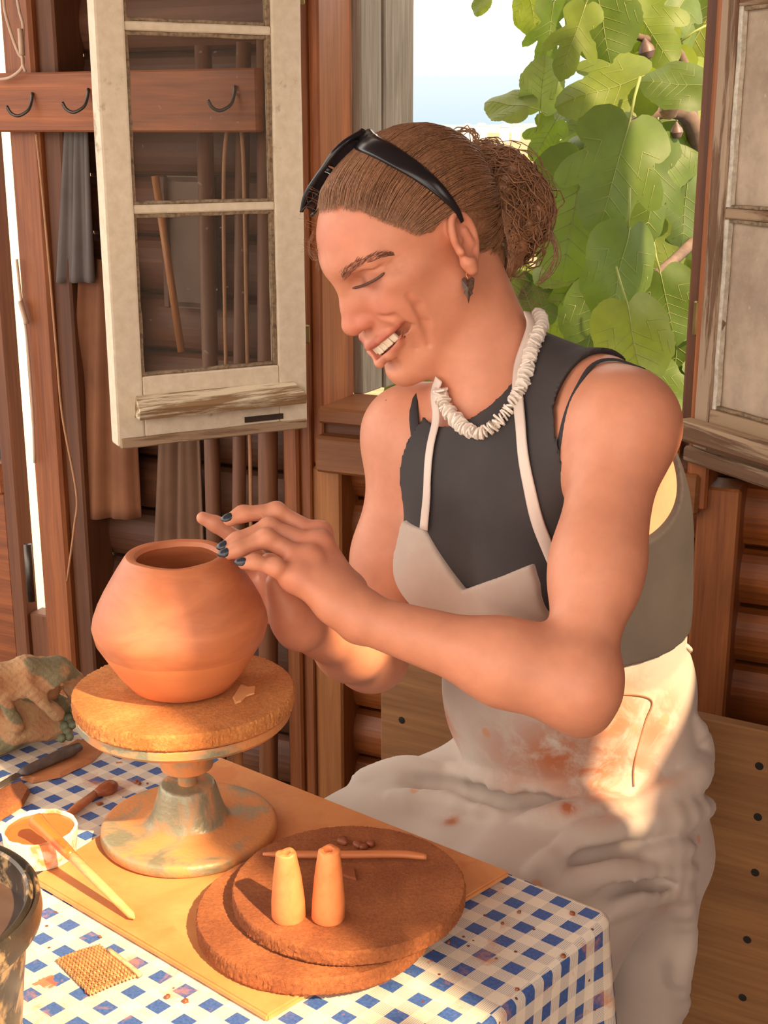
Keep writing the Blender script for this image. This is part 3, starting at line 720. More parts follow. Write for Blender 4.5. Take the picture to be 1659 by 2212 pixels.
POT_C = np.array([WX, WY, ZB0]); POT_H = H
def flake(name, u, v, z, pts, th, mat, label, cat='clay scrap', group=None):
    c = onz(u, v, z); V = []; n = len(pts)
    for zz in (0, th):
        for (a, b) in pts: q = onz(u + a, v + b, z) - c; V.append((q[0] * (1 if zz == 0 else 0.9), q[1] * (1 if zz == 0 else 0.9), zz))
    Fc = [tuple(range(n))[::-1], tuple(range(n, 2 * n))] + [(i, (i + 1) % n, n + (i + 1) % n, n + i) for i in range(n)]
    o = mesh_obj(name, V, Fc, mat, None, False, Matrix.Translation((c[0], c[1], z)))
    bpy_fix(o); return tag(o, label, cat, group)
def bpy_fix(o):
    bm = bmesh.new(); bm.from_mesh(o.data); bmesh.ops.recalc_face_normals(bm, faces=bm.faces); bm.to_mesh(o.data); bm.free()
M_SLIPDRY = clay_mat('clay_dry_pale', srgb(226, 158, 98), srgb(240, 184, 128), 0.8, 40, 0.1)
flake('clay_scrap', 530, 1497, ZB0 + 0.0004, [(-28, 10), (-10, -18), (6, -12), (22, -14), (20, 2), (2, 8), (-10, 20), (-22, 24)], 0.0012, M_SLIPDRY, 'pale torn scrap of clay on the bat beside the pot')

# two more bats, stacked off-centre on the board
b1 = onz(683, 1960, BZ + 0.017); r1 = 256 * (b1[1] * _c - (b1[2] - CZ) * _s) / F_PX
fibre_bat('fibre_bat', b1[0], b1[1], BZ + 0.0004, r1, 0.0170, M_FIBRE, 'lower of the two stacked brown bats on the work board', 11, 0.0013)
Z2 = BZ + 0.0004 + 0.0170 + 0.0008
b2 = onz(754, 1908, Z2 + 0.015); r2 = 249 * (b2[1] * _c - (b2[2] - CZ) * _s) / F_PX
fibre_bat('fibre_bat', b2[0], b2[1], Z2, r2, 0.0150, M_FIBRE, 'upper of the two stacked brown bats, carrying the clay cones', 23, 0.0012)
ZT = Z2 + 0.0150
def cone(u, v, rbp, rtp, hpx, label, lean):
    p = onz(u, v, ZT); s = (p[1] * _c - (p[2] - CZ) * _s) / F_PX; r0 = rbp * s; rt = rtp * s; h = hpx * s / 0.86
    def jit(r, z, a, i):
        w = mnoise.noise(Vector((math.cos(a) * 1.2 + u, math.sin(a) * 1.2, z * 40))); return r * (1 + 0.05 * w), z + (0.0015 * w if z > h * 0.9 else 0)
    pr = [(0, 0), (r0 * 0.92, 0), (r0, 0.002), (r0 * 0.99, h * 0.25), ((r0 * 0.55 + rt * 0.45), h * 0.62), (rt * 1.08, h * 0.90), (rt, h - 0.001), (rt * 0.85, h), (rt * 0.48, h), (rt * 0.40, h - 0.004), (rt * 0.3, h * 0.5), (0, h * 0.45)]
    o = lathe('clay_cone', pr, M_CLAY, None, Matrix.Translation((p[0], p[1], ZT + 0.0003)) @ Matrix.Rotation(lean, 4, 'Y'), 32, jit)
    return tag(o, label, 'clay cone')
cone(624, 1982, 37, 22, 135, 'left hollow clay cone standing on the upper brown bat', -0.02)
cone(709, 1984, 36, 23, 143, 'right hollow clay cone with a scratched line, on the upper brown bat', 0.02)
M_TOOL = wood('wood_modelling_tool', srgb(176, 100, 56), srgb(206, 130, 80), 0, 1.5, 0.5)
P0 = onz(568, 1845, ZT + 0.004); P1 = onz(745, 1846, ZT + 0.0065); P2 = onz(860, 1845, ZT + 0.006); P3 = onz(922, 1851, ZT + 0.005)
tag(tube('modelling_tool', catmull([P0, P1, P2, P3], 24), np.interp(np.linspace(0, 1, 25), [0, .08, .3, .8, 1], [.0016, .004, .0042, .0040, .0032]), M_TOOL, None, 10, 0.8), 'slim curved wooden modelling tool across the upper brown bat', 'clay tool')
def crumb(u, v, z, r, mat, label, group, seed):
    p = onz(u, v, z); bm = bmesh.new(); bmesh.ops.create_icosphere(bm, subdivisions=2, radius=r)
    for q in bm.verts: q.co *= 1 + 0.45 * mnoise.noise(q.co / r * 1.3 + Vector((seed, 0, 0))); q.co.z = max(q.co.z * 0.75, -r * 0.5)
    return tag(bm_obj('clay_crumb', bm, mat, None, True, Matrix.Translation((p[0], p[1], z + r * 0.5)) @ Matrix.Rotation(seed, 4, 'Z')), label, 'clay crumb', group)
for i, (u, v, r) in enumerate(((741, 1822, .0050), (773, 1829, .0046), (785, 1833, .0040), (801, 1827, .0042))):
    crumb(u, v, ZT, r, M_CLAYDK, ['leftmost dark clay crumb behind the modelling tool', 'second dark clay crumb from the left behind the modelling tool', 'low dark clay crumb touching the modelling tool', 'rightmost dark clay crumb behind the modelling tool'][i], 'crumbs on the upper bat', i * 7.3 + 1)
flake('clay_shard', 755, 1888, ZT + 0.0003, [(-16, -16), (10, -12), (15, 14), (-2, 10), (-16, 4)], 0.002, M_CLAYDK, 'dark flat shard of clay beside the right clay cone')

# cup of slip and the stick lying across it
M_CUPW = clay_mat('plastic_white_smeared', srgb(226, 214, 196), srgb(238, 230, 216), 0.5, 26, 0.15, srgb(216, 150, 98))
M_SLIP = clay_mat('slip_wet_orange', srgb(196, 96, 40), srgb(216, 118, 56), 0.3, 18, 0.3, srgb(176, 80, 36))
cp = onz(90, 1845, BZ); cs = (cp[1] * _c - (cp[2] - CZ) * _s) / F_PX; cr = 80 * cs
cup = tag(empty('slip_cup', (cp[0], cp[1], BZ)), 'small white plastic cup of orange slip at the board corner', 'cup')
CH = 0.028
lathe('cup_body', [(0, 0), (cr * 0.90, 0), (cr * 0.93, 0.002), (cr, CH - 0.001), (cr - 0.001, CH), (cr - 0.0025, CH - 0.0005), (cr * 0.93 - 0.002, 0.012)], M_CUPW, cup, Matrix.Translation((cp[0], cp[1], BZ + 0.0004)), 64, lambda r, z, a, i: (r + (0.0012 * mnoise.noise(Vector((math.cos(a) * 5, math.sin(a) * 5, z * 60))) if i in (3, 4, 5) else 0), z + (0.001 * mnoise.noise(Vector((math.cos(a) * 4, math.sin(a) * 4, 9))) if i in (3, 4, 5) else 0)))
lathe('slip', [(0.0, CH - 0.010), (cr * 0.5, CH - 0.0095), (cr * 0.8, CH - 0.008), (cr - 0.002, CH - 0.003)][::-1], M_SLIP, cup, Matrix.Translation((cp[0], cp[1], BZ)), 48, lambda r, z, a, i: (r, z + 0.0012 * mnoise.noise(Vector((math.cos(a) * r * 90, math.sin(a) * r * 90, 2)))))
M_STICK = wood('wood_stick', srgb(206, 140, 84), srgb(232, 176, 120), 0, 1.5, 0.6)
s0 = onz(291, 1984, BZ + 0.0035); s1 = onz(156, 1850, BZ + CH + 0.004); s2 = s0 + (s1 - s0) * 1.66
ss = tag(empty('wooden_stick', tuple(s0)), 'pointed wooden stick leaning on the cup of orange slip', 'stick')
tube('shaft', [s0, s0 + (s1 - s0) * 0.05, s0 + (s1 - s0) * 0.5, s1], [0.0008, 0.0034, 0.0042, 0.0046], M_STICK, ss, 12)
tube('dipped_end', catmull([s1, s1 + (s2 - s1) * 0.35, s1 + (s2 - s1) * 0.75, s2], 14), np.interp(np.linspace(0, 1, 15), [0, .2, .75, .92, 1], [.0048, .0056, .0066, .0078, .004]), M_SLIP, ss, 12)
# black tub, far left
M_TUB = clay_mat('plastic_black_splashed', srgb(40, 36, 32), srgb(66, 58, 50), 0.35, 30, 0.25, srgb(150, 124, 90))
M_MUD = clay_mat('slurry_dark', srgb(70, 50, 40), srgb(96, 72, 58), 0.3, 16, 0.1)
tz = TZ + 0.118; tcn = onz(-238, 1962, tz); tr = 318 * (tcn[1] * _c - (tcn[2] - CZ) * _s) / F_PX
tub = tag(empty('tub', (tcn[0], tcn[1], TZ)), 'black splashed plastic tub at the left edge of the table', 'tub')
lathe('tub_body', [(0, 0), (tr * 0.76, 0), (tr * 0.78, 0.003), (tr * 0.90, 0.096), (tr * 0.99, 0.098), (tr, 0.104), (tr * 0.99, 0.116), (tr * 0.965, 0.118), (tr * 0.955, 0.112), (tr * 0.93, 0.113), (tr * 0.915, 0.118), (tr * 0.895, 0.116), (tr * 0.88, 0.09), (tr * 0.8, 0.01)], M_TUB, tub, Matrix.Translation((tcn[0], tcn[1], TZ + 0.0012)), 96)
lathe('slurry', [(tr * 0.885, 0.094), (tr * 0.5, 0.0925), (0, 0.0925)], M_MUD, tub, Matrix.Translation((tcn[0], tcn[1], TZ)), 48)
sa = onz(14, 2150, TZ + 0.006); sb = onz(45, 2240, TZ + 0.005)
tag(tube('dowel', [sa, sb], [0.0042, 0.0046], M_STICK, None, 10), 'short pale dowel lying on the cloth beside the black tub', 'stick')
# square of expanded metal mesh
def mesh_scrap():
    q = [tl(122, 2082), tl(216, 2050), tl(300, 2116), tl(196, 2158)]; V = []; Fc = []
    def at(a, b):
        p = (q[0] * (1 - a) + q[1] * a) * (1 - b) + (q[3] * (1 - a) + q[2] * a) * b
        return np.array([p[0], p[1], 0.0035 + 0.004 * math.sin(a * 3.0) * math.sin(b * 2.6 + 0.3)])
    n = 13
    for fam in (0, 1):
        for k in range(-n, 2 * n + 1):
            pts = []
            for j in range(2 * n + 1):
                a = j / (2 * n); b = (k + (j if fam == 0 else -j) / 2) / n
                if 0 <= b <= 1: p = at(a, b); p[2] += 0.0009 * (1 if (j + fam) % 2 else -1); pts.append(p)
            if len(pts) > 2:
                v, f = tube_data(pts, 0.00075, 4, 1.7, (0, 0, 1)); Fc += [tuple(x + len(V) for x in t) for t in f]; V += list(v)
    c = np.mean(q, axis=0)
    o = empty('wire_mesh', tuple(TM @ Vector(c))); tag(o, 'square scrap of expanded metal mesh on the sunlit cloth', 'wire mesh')
    mesh_obj('lattice', np.array(V) - c, Fc, plain('metal_rusty_mesh', srgb(176, 128, 84), 0.5, 0.3, 0.4, 200), o, False, TM @ Matrix.Translation(Vector(c)))
    e = [at(1.0, b) + np.array([0, 0, 0.002]) for b in np.linspace(0.25, 1.05, 9)]
    tube('curled_edge', [np.array(TM @ Vector(p)) for p in e], 0.0022, plain('metal_mesh_edge', srgb(206, 176, 130), 0.5, 0.2, 0.4, 200), o, 6)
mesh_scrap()
# flat tools at the back left
M_RIB = wood('wood_rib', srgb(166, 104, 62), srgb(196, 134, 88), 0, 1.0, 0.6)
flake('wooden_rib', 130, 1640, TZ + 0.0018, [(-85, 44), (-60, 20), (42, -40), (96, -34), (100, -24), (70, 6), (0, 40), (-60, 52)], 0.004, M_RIB, 'flat triangular wooden rib under the dark-handled knife', 'clay tool')
kn = tag(empty('knife', tuple(onz(100, 1655, TZ))), 'knife with a dark worn handle lying over the wooden rib', 'knife')
k0, k1, k2 = onz(-30, 1716, TZ + 0.007), onz(42, 1672, TZ + 0.009), onz(172, 1612, TZ + 0.013)
tube('handle', catmull([k1, (k1 + k2) / 2, k2], 10), np.interp(np.linspace(0, 1, 11), [0, .1, .8, 1], [.004, .0068, .0085, .006]), clay_mat('handle_dark', srgb(64, 54, 50), srgb(104, 88, 80), 0.5, 60, 0.3), kn, 10, 0.7)
tube('blade', [k0, (k0 + k1) / 2, k1], [0.004, 0.006, 0.0055], plain('metal_blade', srgb(150, 140, 128), 0.35, 0.8, 0.2), kn, 8, 0.12, (0, 0, 1))
br = tag(empty('brush', tuple(onz(190, 1730, TZ))), 'thin wooden brush with a dark bulb tip behind the slip cup', 'brush')
a0, a1, a2 = onz(130, 1772, TZ + 0.005), onz(205, 1715, TZ + 0.006), onz(252, 1694, TZ + 0.007)
tube('shaft', [a0, (a0 + a1) / 2, a1], [0.0028, 0.0045, 0.004], M_TOOL, br, 10)
tube('bulb', catmull([a1, (a1 + a2) / 2, a2], 8), [.004, .005, .006, .007, .0078, .008, .0075, .006, .003], M_CLAYDK, br, 10)
flake('sponge_board', 20, 1722, TZ + 0.0018, [(-70, 40), (-40, -6), (30, -26), (46, -10), (30, 20), (-20, 52)], 0.006, M_FIBRE, 'rough brown fibre scrap beneath the knife blade', 'scrap')
random.seed(3)
for i in range(22):
    u, v = random.choice(((random.uniform(180, 330), random.uniform(1650, 1760)), (random.uniform(120, 480), random.uniform(2000, 2200)), (random.uniform(900, 1250), random.uniform(1960, 2150))))
    crumb(u, v, TZ + 0.0014, random.uniform(0.0012, 0.0030), M_CLAYDK, 'tiny brown clay crumb scattered on the checked cloth', 'crumbs on the tablecloth', i * 3.7)
# folded knit towel
def make_towel():
    z = TZ + 0.004
    g = lambda u, v, h: onz(u, v, z + h)
    pr = [P_rc(g(-90, 1545, .03), g(10, 1535, .034), .042, .038, .02), P_rc(g(-70, 1500, .070), g(80, 1492, .056), .028, .024, .012),
          P_rc(g(-40, 1452, .108), g(50, 1444, .104), .011, .011, .008), P_rc(g(50, 1444, .104), g(125, 1446, .092), .011, .011, .008), P_rc(g(125, 1446, .092), g(162, 1470, .070), .011, .010, .008), P_rc(g(162, 1470, .070), g(168, 1520, .035), .010, .009, .008),
          P_rc(g(-30, 1475, .092), g(110, 1472, .082), .016, .014, .010), P_rc(g(20, 1545, .036), g(125, 1532, .030), .022, .018, .008), P_rc(g(60, 1575, .018), g(130, 1565, .016), .017, .014, .008), P_rc(g(-60, 1600, .015), g(20, 1592, .016), .020, .016, .01),
          P_rc(g(-20, 1480, .096), g(40, 1560, .040), .006, .009, .010), P_rc(g(60, 1470, .094), g(120, 1545, .040), .005, .008, .008)]
    pr += [P_rc(g(135, 1480, .078), g(60, 1560, .036), .004, .008, .008, 's'), P_rc(g(30, 1480, .096), g(-30, 1575, .05), .003, .007, .008, 's')]
    allp = np.array([p['a'] for p in pr]); lo = allp.min(0) - 0.06; hi = allp.max(0) + 0.08; lo[2] = z - 0.004
    def post(X, d):
        d = d + 0.0008 * np.sin(X[..., 0] * 700) * np.sin(X[..., 1] * 500 + X[..., 2] * 700) + 0.0022 * np.sin(X[..., 0] * 95 + X[..., 2] * 120 + 2 * np.sin(X[..., 1] * 30))
        return np.maximum(d, z - 0.002 - X[..., 2])
    V, Fq = sdf_mesh(pr, lo, hi, 0.0021, post)
    b = NB('fabric_knit_towel'); v = b.coord(); f = b.noise(v, 14, 5, 0.6, 0.3); k = b.noise(v, 300, 2, 0.5)
    wv = b.new('ShaderNodeTexWave', Scale=9.0, Distortion=3.0, Detail=2.0); b.l.new(b.coord('Object', (1, 0.6, 1.6), (0, 0.3, 0.7)), wv.inputs['Vector'])
    col = b.ramp(f, [(0.30, srgb(170, 116, 80)), (0.55, srgb(186, 150, 110)), (0.75, srgb(168, 146, 110))])
    col = b.mix(b.ramp(wv.outputs['Fac'], [(0.80, 0.0), (0.90, 0.8)]), col, srgb(112, 118, 92))
    b.set(Base_Color=col, Roughness=0.95); b.bump(k, 0.6, 0.002)
    c = V.mean(0); c[2] = TZ
    o = empty('towel', tuple(c)); tag(o, 'crumpled beige knitted towel with green edging on the table', 'towel')
    mesh_obj('cloth', V - c, Fq, b.m, o, True, Matrix.Translation(Vector(c)))
    pts = catmull([g(172, 1488, .055), g(172, 1520, .036), g(156, 1550, .024), g(146, 1585, .012)], 14)
    mg = plain('yarn_green', srgb(116, 122, 96), 0.95, 0, 0.3, 200, 0.6)
    for i, p in enumerate(pts):
        bm = bmesh.new(); bmesh.ops.create_icosphere(bm, subdivisions=2, radius=0.005)
        bm_obj('bobble', bm, mg, o, True, Matrix.Translation(Vector(p + np.array([0.004 * math.sin(i * 2.1), -0.012, 0.002 * math.cos(i * 1.7)]))))
    return o
make_towel()
# ------------------------------------------------------------------ the potter
HM = np.array([[0.4748020369259752, -0.7470665170122149, -0.46524686446034513], [-0.8791485921405114, -0.42708170987206734, -0.2114212998496318], [0.040752652285482645, -0.5094043897062424, 0.8595617424476902]])
HO = D(903.85, 534.7, 1.405)
def hd(l, f, u): return HO + HM @ np.array([l, f, u])
def hloc(p): return (np.asarray(p) - HO) @ HM
SL = D(1342, 920, 1.285); SR = D(888, 940, 1.50); EL = D(1243, 1478, 1.18); ER = D(802, 1414, 1.50)
WLn = D(780, 1335, 1.19); WRf = D(648, 1352, 1.30)
NBs = D(1072, 815, 1.445); PC = np.array([0.224, 1.446, 0.624])
MID = (SL + SR) / 2
lt = nrm((SL - SR) * np.array([1, 1, 0.6])); ut = MID - PC; ut = nrm(ut - lt * (ut @ lt)); ft = np.cross(ut, lt); ft = ft if ft[0] < 0 else -ft
TR = np.stack([lt, ft, ut], 1)
def tp(l, f, z):
    """point by torso frame: l to her left, f forward, at height z on the spine line"""
    t = (z - PC[2]) / (MID[2] - PC[2]); return PC + (MID - PC) * t + lt * l + ft * f
def mirror(fn): return [fn(1), fn(-1)]
# ---- torso
torso = [P_el(tp(0, -.02, .66), (.155, .115, .105), TR, .04), P_el(tp(0, -.058, .80), (.126, .108, .12), TR, .05), P_el(tp(0, -.062, .89), (.124, .110, .09), TR, .05),
         P_el(tp(0, -.046, .96), (.135, .118, .16), TR, .05), P_el(tp(0, -.014, 1.07), (.120, .088, .085), TR, .05),
         P_el(tp(.060, .062, .99), (.052, .050, .052), TR, .04), P_el(tp(-.060, .062, .99), (.052, .050, .052), TR, .04),
         P_el(tp(0, .045, .86), (.090, .055, .10), TR, .05),
         P_el(tp(.085, -.085, 1.02), (.055, .035, .09), TR, .05), P_el(tp(-.085, -.085, 1.02), (.055, .035, .09), TR, .05)]
def shoulder(S, s):
    return [P_rc(NBs - ut * .022, S + ut * .006 - ft * .006, .034, .031, .04), P_rc(tp(.04 * s, -.05, 1.07), S - ft * .012 - ut * .01, .05, .036, .05), P_rc(tp(.045 * s, .03, 1.06), S + ft * .004, .042, .036, .05)]
girdle = shoulder(SL, 1) + shoulder(SR, -1) + [P_rc(D(1128, 765, 1.455), D(1300, 842, 1.33), .026, .026, .03), P_rc(D(1300, 842, 1.33), SL + ut * .006, .026, .030, .03)]
# ---- arms
def arm(S, E, Wr, r, side):
    m = S * .45 + E * .55; d = nrm(E - S)
    fm = E * .68 + Wr * .32; fd = nrm(Wr - E)
    up = np.array([0, 0, 1.0])
    return [P_sp(S, r[0], .03), P_rc(S, m, r[1], r[2], .03), P_rc(m, E, r[2], r[3], .03), P_sp(E - d * 0.0, r[3] + .001, .02),
            P_rc(E, fm, r[4], r[5], .03), P_rc(fm, Wr, r[5] * .96, r[6], .03)]
armL = arm(SL, EL, WLn, (.0395, .0365, .0355, .0310, .0315, .0345, .0212), 1)
armR = arm(SR, ER, WRf, (.043, .041, .037, .033, .034, .0335, .0215), -1)
armL += [P_rc(EL, D(1262, 1545, 1.19), .026, .013, .03), P_rc(SL * .8 + EL * .2 + np.array([.004, .012, 0]), SL * .35 + EL * .65 + np.array([.004, .010, 0]), .031, .030, .03)]
# ---- hands
def finger(pts, r, k=.006):
    out = []
    for i in range(len(pts) - 1): out.append(P_rc(pts[i], pts[i + 1], r[i], r[i + 1], k))
    return out
hl_m = [D(686, 1157, 1.240), D(683, 1180, 1.220), D(664, 1212, 1.203), D(634, 1250, 1.190)]
nearF = [[hl_m[0], D(596, 1106, 1.232), D(524, 1110, 1.222), D(496, 1123, 1.216)],
         [hl_m[1], D(580, 1140, 1.214), D(512, 1168, 1.202), D(487, 1182, 1.198)],
         [hl_m[2], D(574, 1163, 1.196), D(514, 1187, 1.187), D(490, 1197, 1.184)],
         [hl_m[3], D(594, 1226, 1.180), D(550, 1214, 1.176), D(526, 1217, 1.174)]]
FR = [(.0098, .0082, .0071, .0062), (.0098, .0083, .0072, .0062), (.0094, .0080, .0068, .0058), (.0090, .0073, .0063, .0054)]
TOC = np.array([0.10, -.85, .45])
handL = []
for m, r in zip(hl_m, (.0125, .0125, .012, .012)): handL.append(P_rc(WLn, m, .0150, r * .86, .012))
handL += [P_rc(hl_m[0], hl_m[1], .011, .011, .010), P_rc(hl_m[1], hl_m[2], .011, .011, .010), P_rc(hl_m[2], hl_m[3], .011, .0105, .010),
          P_rc(WLn + np.array([0, .004, .002]), (hl_m[2] + hl_m[3]) / 2, .0195, .0125, .014), P_sp(D(718, 1308, 1.185), .014, .014)]
for pts, r in zip(nearF, FR): handL += finger(pts, r)
for m in hl_m: handL.append(P_sp(m + np.array([.004, -.003, .005]), .0085, .008))
for m in hl_m: handL.append(P_rc(WLn * .85 + m * .15 + TOC * .0125, m + TOC * .0060, .0040, .0046, .007))
for pts in nearF: handL.append(P_sp(pts[1] + np.array([.001, -.0015, .0018]), .0080, .004))
handL += finger([WLn * .75 + hl_m[0] * .25 + np.array([0, .02, .0]), D(668, 1245, 1.262), D(618, 1222, 1.275), D(580, 1212, 1.275)], (.016, .0125, .0095, .008), .010)   # thumb behind
hr_m = [D(592, 1240, 1.318), D(588, 1266, 1.336), D(590, 1296, 1.346), D(596, 1322, 1.350)]
farF = [[hr_m[0], D(520, 1170, 1.318), D(466, 1132, 1.316), D(438, 1119, 1.314)],
        [hr_m[1], D(522, 1244, 1.344), D(480, 1256, 1.340), D(455, 1266, 1.334)],
        [hr_m[2], D(524, 1282, 1.352), D(484, 1290, 1.346), D(462, 1296, 1.340)],
        [hr_m[3], D(540, 1318, 1.352), D(508, 1324, 1.346), D(490, 1326, 1.342)]]
handR = []
for m, r in zip(hr_m, (.012, .012, .012, .0115)): handR.append(P_rc(WRf, m, .018, r, .012))
handR += [P_rc(hr_m[i], hr_m[i + 1], .011, .011, .01) for i in range(3)]
for pts, r in zip(farF, FR): handR += finger(pts, [q * 1.03 for q in r])
handR += finger([WRf * .8 + hr_m[0] * .2 + np.array([-.004, -.012, 0]), D(622, 1308, 1.282), D(604, 1280, 1.274), D(592, 1258, 1.268)], (.017, .014, .0100, .0078), .010)
handR += [P_sp(D(628, 1325, 1.285), .017, .014)]
# ---- head
def two(fn): return [fn(1), fn(-1)]
head = [P_el(hd(0, -.010, .036), (.0715, .090, .077), HM, .02), P_el(hd(0, .038, .036), (.0590, .0580, .058), HM, .03), P_el(hd(0, .040, -.018), (.051, .048, .060), HM, .03)]
head += two(lambda s: P_rc(hd(.046 * s, .008, -.040), hd(.017 * s, .072, -.096), .020, .015, .028))
head += [P_el(hd(0, .0835, -.099), (.018, .0155, .016), HM, .016), P_el(hd(0, .052, -.085), (.032, .035, .020), HM, .02)]
head += two(lambda s: P_el(hd(.050 * s, .045, .004), (.015, .030, .011), HM, .02))                       # cheekbone
head += two(lambda s: P_el(hd(.034 * s, .070, -.022), (.0185, .0185, .0195), HM, .016))                 # cheek lifted by the smile
head += two(lambda s: P_rc(hd(.008 * s, .0915, .036), hd(.046 * s, .0715, .036), .0080, .0080, .016))     # brow
head += two(lambda s: P_el(hd(.040 * s, .040, -.030), (.0185, .034, .034), HM, .024))                       # full of the cheek
head += [P_el(hd(0, .0755, -.054), (.031, .027, .027), HM, .018)]                                        # muzzle
head += two(lambda s: P_el(hd(.035 * s, .0900, .0150), (.0165, .0105, .0105), HM, .012, 's'))            # sockets
head += two(lambda s: P_sp(hd(.0340 * s, .0700, .0150), .0140, .004))                                    # lids over the downcast eyes
head += [P_rc(hd(0, .0920, .026), hd(0, .1005, -.008), .0072, .0078, .012), P_rc(hd(0, .1000, -.007), hd(0, .1065, -.0230), .0080, .0096, .010), P_sp(hd(0, .1075, -.0252), .0102, .008)]
head += two(lambda s: P_el(hd(.0095 * s, .0890, -.010), (.0095, .0110, .016), HM, .010))
head += two(lambda s: P_el(hd(.0120 * s, .0965, -.0258), (.0074, .0110, .0080), HM, .006))
def HH(prims, u, v):
    h = march(prims, CAM0, ray(u, v), 2.2, .9); return hloc(h)
HB = list(head)
mh = [HH(HB, *m) for m in ((868, 707), (846, 726), (823, 742), (801, 754))]
lc = mh[0][0]
MOUTH = [tuple(m) for m in mh[:3]] + [(0.0, mh[3][1] + .0012, mh[3][2] - .0008)]
MOUTH = [(-m[0], m[1], m[2]) for m in MOUTH[:3]] + [MOUTH[3]] + MOUTH[:3][::-1]
LC = abs(MOUTH[0][0])
def mk(l): return 1 - (abs(l) / LC) ** 2
def mchain(df, du, r, k, op, e=.55, dfc=0.0):
    P = [hd(l, f + df * mk(l) + dfc, u + du * mk(l)) for l, f, u in MOUTH]
    rr = [r * (1 - e * (abs(m[0]) / LC) ** 2) for m in MOUTH]
    return [P_rc(P[i], P[i + 1], rr[i], rr[i + 1], k, op) for i in range(6)]
head += mchain(-.0010, .0042, .0036, .006, 'u', .85) + mchain(-.0040, -.0175, .0062, .006, 'u', .85)             # lips
head += [P_rc(hd(-.014, .0945, -.0830), hd(.014, .0945, -.0830), .0025, .0025, .012, 's')]
head += mchain(.0, -.0066, .0062, .002, 's', .62, .003) + mchain(-.003, -.0070, .0066, .002, 's', .6, -.003) + mchain(-.006, -.0072, .0070, .002, 's', .5, -.009)
head += two(lambda s: P_el(hd(.0072 * s, .1010, -.0352), (.0038, .0056, .0042), HM, .004, 's'))
def crease(pix, r, k=.008):
    P = [HH(HB, *q_) for q_ in pix]; out = []
    for s in (1, -1):
        for i in range(len(P) - 1):
            t0 = abs(i / (len(P) - 1) * 2 - 1); t1 = abs((i + 1) / (len(P) - 1) * 2 - 1)
            out.append(P_rc(hd(P[i][0] * s, P[i][1], P[i][2]), hd(P[i + 1][0] * s, P[i + 1][1], P[i + 1][2]), r * (1 - .75 * t0), r * (1 - .75 * t1), k, 's'))
    return out
head += crease([(882, 640), (903, 662), (918, 698), (926, 745)], .0046, .005) + crease([(818, 684), (852, 686), (886, 708), (900, 752)], .0038, .005)
head += crease([(838, 585), (858, 572), (880, 562)], .0009, .003) + crease([(842, 592), (864, 584), (886, 578)], .0009, .003) + crease([(836, 578), (850, 564), (868, 552)], .0008, .003)
head += crease([(752, 600), (790, 588), (832, 572)], .0012, .004)                                       # lid fold
LASH = [HH(HB, *m) for m in ((762, 622), (782, 617), (803, 608), (820, 598), (832, 588))]
# ears
def ear(s):
    e_n = nrm(HM @ np.array([.90 * s, -.42, .05])); e_u = nrm(HM @ np.array([.10 * s, -.20, .97])); e_u = nrm(e_u - e_n * (e_u @ e_n)); e_f = np.cross(e_u, e_n) * s
    ER_ = np.stack([e_n, np.cross(e_u, e_n), e_u], 1); c = hd(.0755 * s, -.0100, .0020)
    fw = np.cross(e_u, e_n); fw = fw if fw @ (HM @ np.array([0, 1, 0])) > 0 else -fw
    at = lambda f, u, n=0: c + fw * f + e_u * u + e_n * n
    P = [P_el(at(-.004, .004, -.002), (.0055, .0165, .0275), ER_, .006), P_rc(at(.004, -.020, 0), at(.003, -.027, .0), .0085, .0070, .006)]
    P += [P_el(at(.001, -.002, .0055), (.0050, .0082, .0135), ER_, .004, 's'), P_el(at(-.003, .015, .0055), (.0038, .0085, .0080), ER_, .004, 's')]
    hx = catmull([at(.012, .004, .001), at(.0105, .018, .003), at(.002, .029, .004), at(-.010, .027, .0045), at(-.0185, .014, .0045), at(-.0190, -.002, .003), at(-.0125, -.016, .001), at(-.002, -.025, .001)], 20)
    P += [P_rc(hx[i], hx[i + 1], .0032, .0032, .003) for i in range(20)]
    P += [P_rc(at(-.009, .010, .003), at(-.011, -.006, .003), .0028, .0026, .004), P_sp(at(.0105, -.006, .002), .0042, .004), P_rc(at(.002, .003, .001), at(.011, .000, .001), .002, .002, .004)]
    return P, at
earL, EAT = ear(1); earR, _ = ear(-1)
neck = [P_rc(hd(0, -.016, -.035), NBs, .046, .046, .03), P_rc(hd(.030, -.012, -.035), NBs + ft * .055 + lt * .012 - ut * .035, .014, .009, .03), P_rc(hd(0, -.040, -.005), NBs - ft * .006, .036, .042, .03), P_rc(hd(0, .022, -.062), NBs + ft * .028 - ut * .01, .020, .028, .035)]
